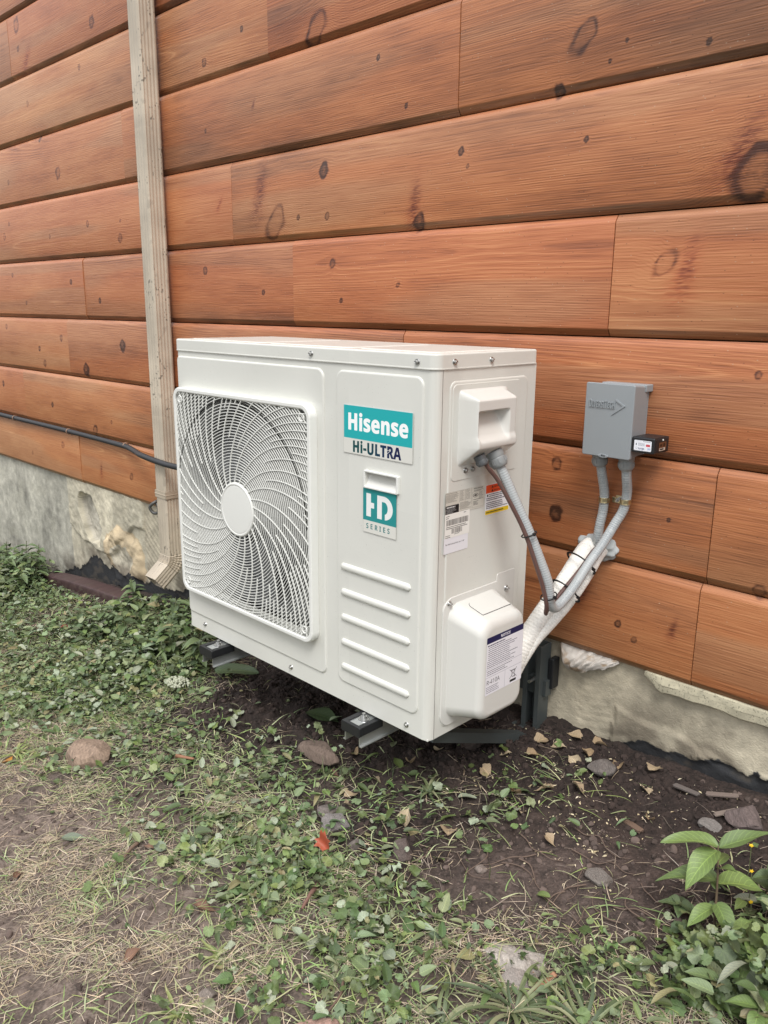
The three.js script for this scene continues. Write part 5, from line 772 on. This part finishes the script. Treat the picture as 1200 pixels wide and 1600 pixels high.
// ---- dry leaves and single fallen leaves
const curled = (L, W, curl, seed) => gridGeo(9, 6, (u, v) => { const s = v * 2 - 1, prof = Math.sin(Math.PI * (0.06 + 0.94 * u) ** 0.75) ** 0.7 * (0.85 + 0.3 * vn(u * 5, seed, 7)); const a = s * curl * prof; return [(u - 0.5) * L + 0.1 * L * Math.sin(s * 2 + seed), W * 0.5 * (1 - Math.cos(a)) / Math.max(0.4, curl) * 1.4 + 0.1 * L * Math.sin(u * 4 + seed) + 0.05 * W * (vn(u * 9, v * 7, seed) - 0.5), W * 0.5 * Math.sin(a) / Math.max(0.4, curl * 0.7) * prof]; });
{
  const spots = [[0.277, 0.088], [0.326, 0.100], [0.397, 0.095], [0.328, 0.033], [0.392, 0.134], [0.298, 0.157], [0.454, 0.214], [0.562, 0.122], [0.603, 0.178], [0.545, 0.047], [0.105, 0.280], [-0.075, 0.389], [0.039, 0.506], [0.061, 0.539], [0.343, 0.294], [0.396, 0.262], [0.233, 0.182], [0.079, 0.354], [0.297, 0.467], [0.218, 0.512], [0.468, 0.076], [0.479, 0.361], [0.389, 0.334], [0.402, 0.035], [0.243, 0.268], [0.036, 0.419]];
  const rg = rnd(71), protos = [0, 1, 2].map((i) => curled(0.036 - i * 0.004, 0.024, 0.9 + i * 0.35, i * 3 + 1)), tm = [mat(0.58, 0.44, 0.29, 0.75, { map: bladeTex }), mat(0.68, 0.55, 0.38, 0.75, { map: bladeTex }), mat(0.5, 0.36, 0.22, 0.8, { map: bladeTex })];
  spots.forEach(([x, z], i) => { const m = single('dry_leaf', protos[i % 3], tm[(i * 7) % 3], 'curled pale tan dry leaf on the dark soil under the unit', 'dry leaf', 'pale dry leaves on the dark soil', [x, groundY(x, z) + 0.006, z]); m.rotation.set((rg() - 0.5) * 1.2, rg() * 6.28, (rg() - 0.5) * 0.9); m.scale.setScalar(0.75 + 0.55 * rg()); });
}
const lay = (name, geo, m, label, cat, x, z, up, rot, group) => { const o = single(name, geo, m, label, cat, group, [x, groundY(x, z) + up, z]); o.rotation.set(...rot); return o; };
{ // the red maple leaf, standing half up
  const pts = [[-0.1, 0], [0.12, 0.34], [0.02, 0.62], [0.42, 0.52], [0.55, 0.78], [0.72, 0.4], [1.2, 0.12], [1.0, 0], [1.2, -0.12], [0.72, -0.4], [0.55, -0.78], [0.42, -0.52], [0.02, -0.62], [0.12, -0.34]], s = new THREE.Shape(pts.map(([a, b]) => new THREE.Vector2(a, b)));
  const g = new THREE.ShapeGeometry(s), pos = []; { const t = g.toNonIndexed(); let arr = Array.from(t.attributes.position.array); for (let k = 0; k < 2; k++) { const o = []; for (let i = 0; i < arr.length; i += 9) { const v = [0, 3, 6].map((q) => [arr[i + q], arr[i + q + 1], 0]), m = (a, b) => [(a[0] + b[0]) / 2, (a[1] + b[1]) / 2, 0], ab = m(v[0], v[1]), bc = m(v[1], v[2]), ca = m(v[2], v[0]); for (const tr of [[v[0], ab, ca], [ab, v[1], bc], [ca, bc, v[2]], [ab, bc, ca]]) o.push(...tr.flat()); } arr = o; } pos.push(...arr); }
  const gg = new THREE.BufferGeometry(), Q = []; for (let i = 0; i < pos.length; i += 3) { const [x, y] = [pos[i], pos[i + 1]]; Q.push(x * 0.029, (0.4 * Math.abs(y) + 0.45 * x * x - 0.16 * Math.sin(x * 5 + y * 3)) * 0.029, y * 0.029); } gg.setAttribute('position', new THREE.Float32BufferAttribute(Q, 3)); const mm = mergeVertices(gg, 1e-6); mm.computeVertexNormals();
  const l = thing('maple_leaf', 'bright rust red fallen maple leaf on the green leaves', 'fallen leaf', [0.13, groundY(0.13, 0.672) + 0.012, 0.672]); l.rotation.set(0.5, 1.9, 0.3);
  part(l, 'leaf_blade', mm, mat(0.36, 0.082, 0.04, 0.55)); part(l, 'leaf_stalk', tube([[-0.002, 0, 0], [-0.014, -0.002, 0.003], [-0.026, -0.006, 0.004]], 0.0008, 10, 6), mat(0.3, 0.1, 0.06, 0.6));
}
const brownL = (k) => mat(0.25 * k, 0.14 * k, 0.095 * k, 0.7, { map: bladeTex });
lay('fallen_leaf', curled(0.05, 0.022, 1.6, 2), brownL(1.2), 'long rolled pinkish brown leaf on straw right of the bottom tufts', 'fallen leaf', 0.058, 0.916, 0.008, [0.1, 0.35, 0.1]);
lay('fallen_leaf', curled(0.034, 0.02, 1.4, 5), brownL(1.25), 'crumpled brown leaf lying on bare earth between straw at the lower left', 'fallen leaf', 0.048, 1.065, 0.007, [0, 1.7, 0.1]);
lay('fallen_leaf', curled(0.04, 0.02, 1.3, 3), brownL(1.3), 'pinkish brown curled leaf above the upper left grass tuft', 'fallen leaf', -0.206, 0.878, 0.007, [0.1, 0.5, 0]);
lay('fallen_leaf', curled(0.032, 0.018, 1.5, 8), brownL(1.15), 'reddish leaf curl at the left edge of the straw', 'fallen leaf', -0.36, 1.116, 0.006, [0, 2.4, 0.1]);
lay('fallen_leaf', curled(0.045, 0.018, 1.3, 9), mat(0.32, 0.25, 0.19, 0.75), 'grey brown narrow leaf on the left straw near the pale green leaf', 'fallen leaf', -0.432, 1.014, 0.006, [0.1, 0.9, 0]);
lay('fallen_leaf', curled(0.04, 0.022, 0.8, 4), mat(0.45, 0.20, 0.02, 0.6), 'orange yellow fallen leaf in the grass at the left edge', 'fallen leaf', -0.888, 0.94, 0.008, [0.2, 0.3, 0.1]);
lay('fallen_leaf', curled(0.06, 0.026, 0.8, 6), mat(0.34, 0.02, 0.03, 0.5), 'small crimson leaf on straw below the gutter piece', 'fallen leaf', -1.747, 0.39, 0.02, [0.2, 0.6, 0.1]);
lay('fallen_leaf', curled(0.03, 0.02, 1.2, 7), brownL(0.8), 'dark brown crumpled leaf beside the flat rock below the arm', 'fallen leaf', -0.06, 0.47, 0.008, [0.1, 0.2, 0.3]);
const greenFlat = (g, l, s = 0.25, h = 0.27) => new THREE.MeshStandardMaterial({ color: HSL(h, s, l), map: bladeTex, roughness: 0.55, side: THREE.DoubleSide });
lay('broad_leaf', lanceLeaf(0.15, 0.062, 0.12, 0.12, 3, 0.02, 20, 6, 0.8), greenFlat(0, 0.12, 0.4), 'broad green dock leaf lying flat under the left end of the unit', 'leaf', -0.78, 0.335, 0.03, [0.25, 0.55, 0.05]);
lay('broad_leaf', lanceLeaf(0.11, 0.055, 0.1, 0.15, 5, 0.03, 18, 6, 0.8), greenFlat(0, 0.09, 0.4), 'dark green broad leaf on the clods left of the right arm', 'leaf', -0.30, 0.36, 0.02, [0.1, 0.2, 0.1]);
lay('broad_leaf', lanceLeaf(0.075, 0.024, 0.1, 0.2, 7), greenFlat(0, 0.24, 0.16), 'pale green narrow leaf lying on straw at the left', 'leaf', -0.41, 1.0, 0.012, [0, 0.75, 0.05]);
lay('broad_leaf', lanceLeaf(0.085, 0.03, 0.1, 0.2, 8), greenFlat(0, 0.16, 0.3), 'mid green leaf on straw below the leafy patch', 'leaf', -0.15, 0.84, 0.012, [0, 1.0, 0.05]);
lay('broad_leaf', lanceLeaf(0.12, 0.012, 0.1, 0.2, 8), greenFlat(0, 0.10, 0.3), 'long narrow green leaf curving over the bare brown earth', 'leaf', 0.705, 0.60, 0.008, [0, 1.25, 0.04]);
// ---- twigs, bark, splinters
const woodM = mat(0.16, 0.105, 0.075, 0.85), paleWood = mat(0.42, 0.22, 0.13, 0.7);
const twig = (pts, r, label, m = woodM, group, cat = 'twig') => { const [x, z] = pts[0]; single('twig', tube(pts.map(([a, b, h = 0]) => [a, groundY(a, b) + r * 0.6 + h, b]), (t) => r * (1 - 0.5 * t) * (0.9 + 0.2 * vn(t * 14, 1, 430)), 30, 7), m, label, cat, group); };
twig([[-0.50, 0.665], [-0.47, 0.66, 0.008], [-0.44, 0.652, 0.012], [-0.415, 0.642, 0.014]], 0.006, 'short reddish brown stick beside the clods right of the large stone', mat(0.30, 0.15, 0.09, 0.8));
twig([[-0.235, 0.90, 0.012], [-0.228, 0.925, 0.01], [-0.22, 0.955, 0.002]], 0.0042, 'short upright dark twig above the upper left grass tuft', woodM);
twig([[0.20, 0.745, 0.003], [0.212, 0.775, 0.006], [0.228, 0.81, 0.004]], 0.0055, 'dark reddish stick among leaves left of centre bottom', mat(0.2, 0.11, 0.085, 0.85));
twig([[0.40, 0.86, 0.004], [0.425, 0.89, 0.008], [0.43, 0.93, 0.004]], 0.003, 'thin dark stalk beside the pink crumbly stone', woodM);
const rootG = 'thin brown roots on the bare earth'; const rr = rnd(81);
for (const [x, z, a, L] of [[0.53, 0.36, 0.2, 0.14], [0.58, 0.46, 1.9, 0.10], [0.46, 0.44, 0.6, 0.13], [0.60, 0.42, 2.7, 0.09], [0.66, 0.44, 0.4, 0.12], [0.70, 0.47, 2.2, 0.11], [0.74, 0.42, 1.2, 0.1], [0.35, 0.5, 0.1, 0.12], [0.42, 0.38, -0.4, 0.12], [0.3, 0.52, 0.7, 0.09], [0.55, 0.53, 0.9, 0.08], [0.62, 0.5, 0.1, 0.12], [0.5, 0.3, 0.0, 0.14], [0.68, 0.36, 1.4, 0.09], [0.57, 0.38, 0.9, 0.1], [0.48, 0.41, 2.4, 0.12], [0.63, 0.46, 1.1, 0.1], [0.72, 0.44, 2.9, 0.09], [0.44, 0.47, 0.2, 0.1], [0.38, 0.44, 0.9, 0.12], [0.66, 0.53, 0.4, 0.09], [0.7, 0.55, 2.2, 0.08]]) {
  const pts = []; let px = x, pz = z, d = a; for (let i = 0; i < 6; i++) { pts.push([px, pz, 0.002 + 0.006 * rr()]); d += (rr() - 0.5) * 1.5; px += Math.cos(d) * L / 5; pz += Math.sin(d) * L / 5; }
  twig(pts, 0.0009 + 0.0007 * rr(), 'thin bent brown root lying on the bare smooth earth', mat(0.15, 0.105, 0.08, 0.85), rootG, 'root');
}
const chipG = (L, W, T) => { const g = box(-L / 2, L / 2, -T / 2, T / 2, -W / 2, W / 2, T * 0.2), p = g.attributes.position; for (let i = 0; i < p.count; i++) { const x = p.getX(i), y = p.getY(i), z = p.getZ(i), e = Math.abs(x) / (L / 2); p.setXYZ(i, x * (1 + 0.2 * (vn(z * 900, y * 900, 9) - 0.5)), y * (1 - 0.45 * e) + 0.1 * T * Math.sin(x * 300), z * (1 - 0.35 * e * vn(x * 50, 3, 4)) + 0.12 * W * Math.sin(x * 160)); } g.computeVertexNormals(); return g; };
lay('wood_splinter', chipG(0.05, 0.011, 0.006), paleWood, 'upright looking orange wood splinter beside the pale slab', 'wood splinter', 0.661, 0.647, 0.006, [0.1, 1.25, 0.15]);
lay('wood_splinter', chipG(0.034, 0.006, 0.004), paleWood, 'small orange wood sliver just left of the larger splinter', 'wood splinter', 0.64, 0.645, 0.006, [0, 0.3 + 2.2, 0.1]);
lay('bark_piece', chipG(0.05, 0.016, 0.012), woodM, 'dark stub of bark on the soil below the tar line', 'bark', 0.58, 0.21, 0.008, [0.1, -0.3, 0.05]);
lay('bark_piece', chipG(0.055, 0.014, 0.008), mat(0.13, 0.11, 0.1, 0.9), 'thin grey bark strip along the tarred foundation', 'bark', 0.63, 0.075, 0.012, [0.1, -0.15, 0.06]);
lay('bark_piece', chipG(0.06, 0.014, 0.008), mat(0.18, 0.14, 0.12, 0.9), 'brown bark strip above the two stones at the foundation', 'bark', 0.70, 0.06, 0.014, [0.1, 0.35, 0.1]);
lay('bark_piece', chipG(0.045, 0.012, 0.007), mat(0.2, 0.16, 0.135, 0.9), 'short brown bark strip touching the light grey stone', 'bark', 0.725, 0.10, 0.012, [0.2, 0.8, 0.1]);
// ---- grass tufts, each blade its own part
function grassTuft(label, x, z, n, L, seed, tones, lean = [0, 0], group) {
  const t = thing('grass_tuft', label, 'grass tuft', [x, groundY(x, z) - 0.002, z], group), rg = rnd(seed);
  const mats = tones.map((c) => new THREE.MeshStandardMaterial({ color: C(...c), roughness: 0.5, side: THREE.DoubleSide }));
  for (let i = 0; i < n; i++) { const l = L * (0.55 + 0.6 * rg()), rise = 0.2 + 0.75 * rg(); const b = part(t, 'grass_blade', bladeGeo(l, 0.0048 + 0.0035 * rg(), rise, rise * (0.75 + 0.4 * rg()), (rg() - 0.5) * 0.7, i, 10), mats[i % mats.length]); b.rotation.y = i / n * 6.28 * 1.62 + (rg() - 0.5) * 0.5; b.position.set((rg() - 0.5) * 0.014 + lean[0] * rg(), 0, (rg() - 0.5) * 0.014 + lean[1] * rg()); }
}
const gG = [[0.10, 0.13, 0.06], [0.16, 0.19, 0.09], [0.07, 0.10, 0.05], [0.24, 0.25, 0.14]], gY = [[0.24, 0.27, 0.10], [0.14, 0.19, 0.06], [0.32, 0.33, 0.16]];
grassTuft('large sprawling grass tuft with long grey green blades below the pale slab', 0.655, 0.72, 40, 0.125, 91, gG);
grassTuft('wide grass tuft at the bottom right with striped blades lying flat', 0.765, 0.69, 34, 0.12, 92, gG);
grassTuft('flattened grass clump at the bottom centre left of the large tuft', 0.575, 0.80, 20, 0.09, 93, gG);
grassTuft('yellow green grass tuft standing at the lower left', 0.172, 0.962, 22, 0.062, 94, gY);
grassTuft('star shaped pale grass tuft at the bottom left edge', 0.222, 1.075, 20, 0.068, 95, gY);
grassTuft('small grey flattened grass tuft on the straw at left', -0.15, 0.965, 18, 0.05, 96, gG);
grassTuft('grass tuft with a pale stalk base near the bottom centre', 0.385, 0.87, 16, 0.075, 97, gG);
grassTuft('bright grass patch at the left edge beside the large stone', -0.92, 0.86, 40, 0.075, 98, [[0.2, 0.25, 0.08], [0.14, 0.2, 0.06], [0.34, 0.33, 0.16]], [0.1, 0.06]);
grassTuft('small green grass sprout on the leafy patch left of centre', -0.08, 0.82, 16, 0.06, 99, gY);
grassTuft('fine grass clump right of the broad leaves under the unit', 0.18, 0.40, 18, 0.06, 100, gG);
grassTuft('fern like green sprout beside the dark grey stone at right', 0.44, 0.095, 16, 0.03, 101, [[0.06, 0.13, 0.03], [0.09, 0.17, 0.04]]);
// ---- leafy plants
function leafPlant(name, label, cat, x, z, stem, leaves, mats, stemM, group) { // leaves: [t on stem, yaw, pitch up, length, width, droop]
  const t = thing(name, label, cat, [x, groundY(x, z), z], group), cv = new THREE.CatmullRomCurve3(stem.map((p) => new THREE.Vector3(...p)));
  part(t, 'stem', tube(cv, (q) => 0.0026 * (1 - 0.5 * q), 24, 7), stemM);
  leaves.forEach(([q, yaw, pit, L, W, dr], i) => { const c = cv.getPointAt(Math.min(1, q)); const m = part(t, 'leaf', lanceLeaf(L, W, dr, 0.22, i, 0.012, 18, 6, 0.72), mats[i % mats.length]); m.position.copy(c); m.rotation.set(0, yaw, pit, 'YXZ'); });
  return t;
}
const lm = (h, s, l) => new THREE.MeshStandardMaterial({ color: HSL(h, s, l), map: bladeTex, roughness: 0.5, side: THREE.DoubleSide });
const bright = [lm(0.245, 0.5, 0.24), lm(0.25, 0.48, 0.2), lm(0.24, 0.52, 0.28)], stemG = mat(0.13, 0.15, 0.07, 0.6), stemR = mat(0.17, 0.12, 0.08, 0.6);
// yaw 0 points to +x; the camera looks along -x -z, so its left is about yaw 2.36
leafPlant('tall_leafy_plant', 'tallest broad leaved plant with large bright leaves at the right edge', 'plant', 0.832, 0.392, [[0, 0, 0], [-0.004, 0.06, -0.004], [-0.006, 0.11, -0.002], [-0.012, 0.165, -0.004]], [[1, 3.75, 0.25, 0.092, 0.04, 0.3], [0.97, 0.75, 0.5, 0.1, 0.034, 0.15], [0.95, 4.4, -0.15, 0.082, 0.043, 0.55], [0.8, 1.6, 0.2, 0.05, 0.022, 0.4], [0.62, 3.7, 0.15, 0.10, 0.042, 0.35], [0.58, 0.8, 0.1, 0.085, 0.046, 0.3], [0.75, -0.4, 0.7, 0.045, 0.02, 0.2], [0.5, 2.4, 0.5, 0.05, 0.022, 0.3], [0.3, 4.2, -0.1, 0.06, 0.03, 0.4], [0.35, 5.6, -0.1, 0.07, 0.034, 0.4]], bright, stemR);
const rp = rnd(111), ring = (n, a, b, L, W) => Array.from({ length: n }, (_, i) => [a + (b - a) * (i >> 1) / (n / 2), (i % 2) * Math.PI + (i >> 1) * 1.57 + rp() * 0.7, 0.05 + 0.4 * rp(), L * (0.7 + 0.5 * rp()), W * (0.75 + 0.4 * rp()), 0.3 + 0.3 * rp()]);
const mid = [lm(0.265, 0.4, 0.17), lm(0.255, 0.38, 0.2), lm(0.27, 0.36, 0.13)];
leafPlant('mint_like_plant', 'bushy opposite leaved plant right below the tall plant', 'plant', 0.905, 0.44, [[0, 0, 0], [0.004, 0.04, 0.003], [0.002, 0.085, 0.002]], ring(12, 0.35, 1, 0.055, 0.026), bright, stemG);
leafPlant('mint_like_plant', 'leafy plant at the right edge with hanging oval leaves', 'plant', 0.945, 0.40, [[0, 0, 0], [0.002, 0.05, 0.006], [0.008, 0.10, 0.004]], ring(12, 0.3, 1, 0.05, 0.024), mid, stemG);
leafPlant('mint_like_plant', 'low bright green plant at the bottom right corner', 'plant', 0.955, 0.53, [[0, 0, 0], [0.002, 0.03, 0.004], [0.004, 0.065, 0.004]], ring(10, 0.3, 1, 0.042, 0.022), bright, stemG);
leafPlant('mint_like_plant', 'dark leaved plant beside the yellow flowers at the right edge', 'plant', 0.885, 0.30, [[0, 0, 0], [0.004, 0.05, 0.002], [0.006, 0.10, 0.002]], ring(12, 0.2, 1, 0.045, 0.026), mid, stemG);
leafPlant('mint_like_plant', 'small plant with two pairs of leaves left of the tall plant', 'plant', 0.765, 0.385, [[0, 0, 0], [0.002, 0.015, 0.002], [0.003, 0.03, 0.002]], ring(6, 0.5, 1, 0.032, 0.026), mid, stemG);
{ // pale big leaf that stands beside the plants
  const o = lay('broad_leaf', lanceLeaf(0.10, 0.055, 0.3, 0.2, 9, 0.03, 20, 6, 0.75), greenFlat(0, 0.26, 0.22, 0.26), 'large pale serrated leaf leaning out at the right edge', 'leaf', 0.89, 0.43, 0.075, [0, -1.05, -0.35]);
}
{ // yellow flowers at the right edge
  const fg = (() => { const p = []; for (let k = 0; k < 5; k++) p.push(lanceLeaf(0.0042, 0.0034, -0.3, 0.1, k, 0, 4, 2).rotateY(k / 5 * 6.283)); p.push(new THREE.SphereGeometry(0.0018, 8, 6).translate(0, 0.0008, 0)); return merge(p); })(), fm = mat(0.75, 0.52, 0.02, 0.6);
  for (const [x, z, h] of [[0.835, 0.27, 0.085], [0.86, 0.33, 0.09], [0.872, 0.35, 0.05]]) { const f = thing('yellow_flower', 'tiny yellow flower on a thin stalk among the leaves at right', 'flower', [x, groundY(x, z), z], 'tiny yellow flowers'); part(f, 'stalk', tube([[0, 0, 0], [0.002, h * 0.5, 0.001], [0, h, 0]], 0.0009, 8, 5), stemG); const b = part(f, 'blossom', fg, fm); b.position.y = h; b.rotation.set(0.5, x * 50, 0.3); }
}
{ // white flower cluster near the clods
  const f = thing('white_flower_cluster', 'flat cluster of tiny cream flowers among green leaves left of the clods', 'flower', [-0.80, groundY(-0.80, 0.45), 0.45]); const rg = rnd(121), b = [];
  part(f, 'stalk', tube([[0, 0, 0], [0.004, 0.02, 0.004], [0.006, 0.045, 0.008]], 0.0016, 10, 6), stemG);
  for (let i = 0; i < 90; i++) { const r = 0.032 * Math.sqrt(rg()), a = rg() * 6.28; b.push(new THREE.IcosahedronGeometry(0.0032 + 0.0018 * rg(), 0).translate(0.006 + Math.cos(a) * r * 1.3, 0.05 + 0.006 * rg() - r * 0.2, 0.008 + Math.sin(a) * r)); }
  part(f, 'blossom', b, mat(0.42, 0.44, 0.33, 0.8)).userData.kind = 'stuff';
}
{ // weeds along the foundation at the left, clones of three forms
  const forms = [0, 1, 2].map((k) => leafPlant('weed_plant', 'leafy green weed in the dense growth along the foundation at left', 'weed', -3.0, 0.25, [[0, 0, 0], [0.01, 0.05 + k * 0.02, 0.004], [0.004, 0.11 + k * 0.03, 0.01]], ring(10 + k * 2, 0.15, 1, 0.06, 0.036 - k * 0.004), k === 1 ? mid : [lm(0.26, 0.38, 0.19), lm(0.265, 0.38, 0.15), lm(0.235, 0.42, 0.24)], stemG, 'weeds along the foundation at left'));
  const rg = rnd(131); let n = 0;
  const spots = []; for (let i = 0; i < 60; i++) spots.push([lerp(-3.6, -2.45, rg()), lerp(0.08, 0.5, rg())]); for (let i = 0; i < 26; i++) spots.push([lerp(-1.72, -0.85, rg()), lerp(0.08, 0.36, rg())]);
  for (const [x, z] of spots) { if (blocked(x, z)) continue; const o = n < 3 ? forms[n] : forms[n % 3].clone(); if (n >= 3) { o.name = numbered('weed_plant'); scene.add(o); } const low = x > -1.8 ? 0.75 : 1; o.position.set(x, groundY(x, z) - 0.004, z); o.rotation.y = rg() * 6.28; o.scale.setScalar((0.75 + 0.6 * rg()) * low); n++; }
}

renderer.render(scene, camera);
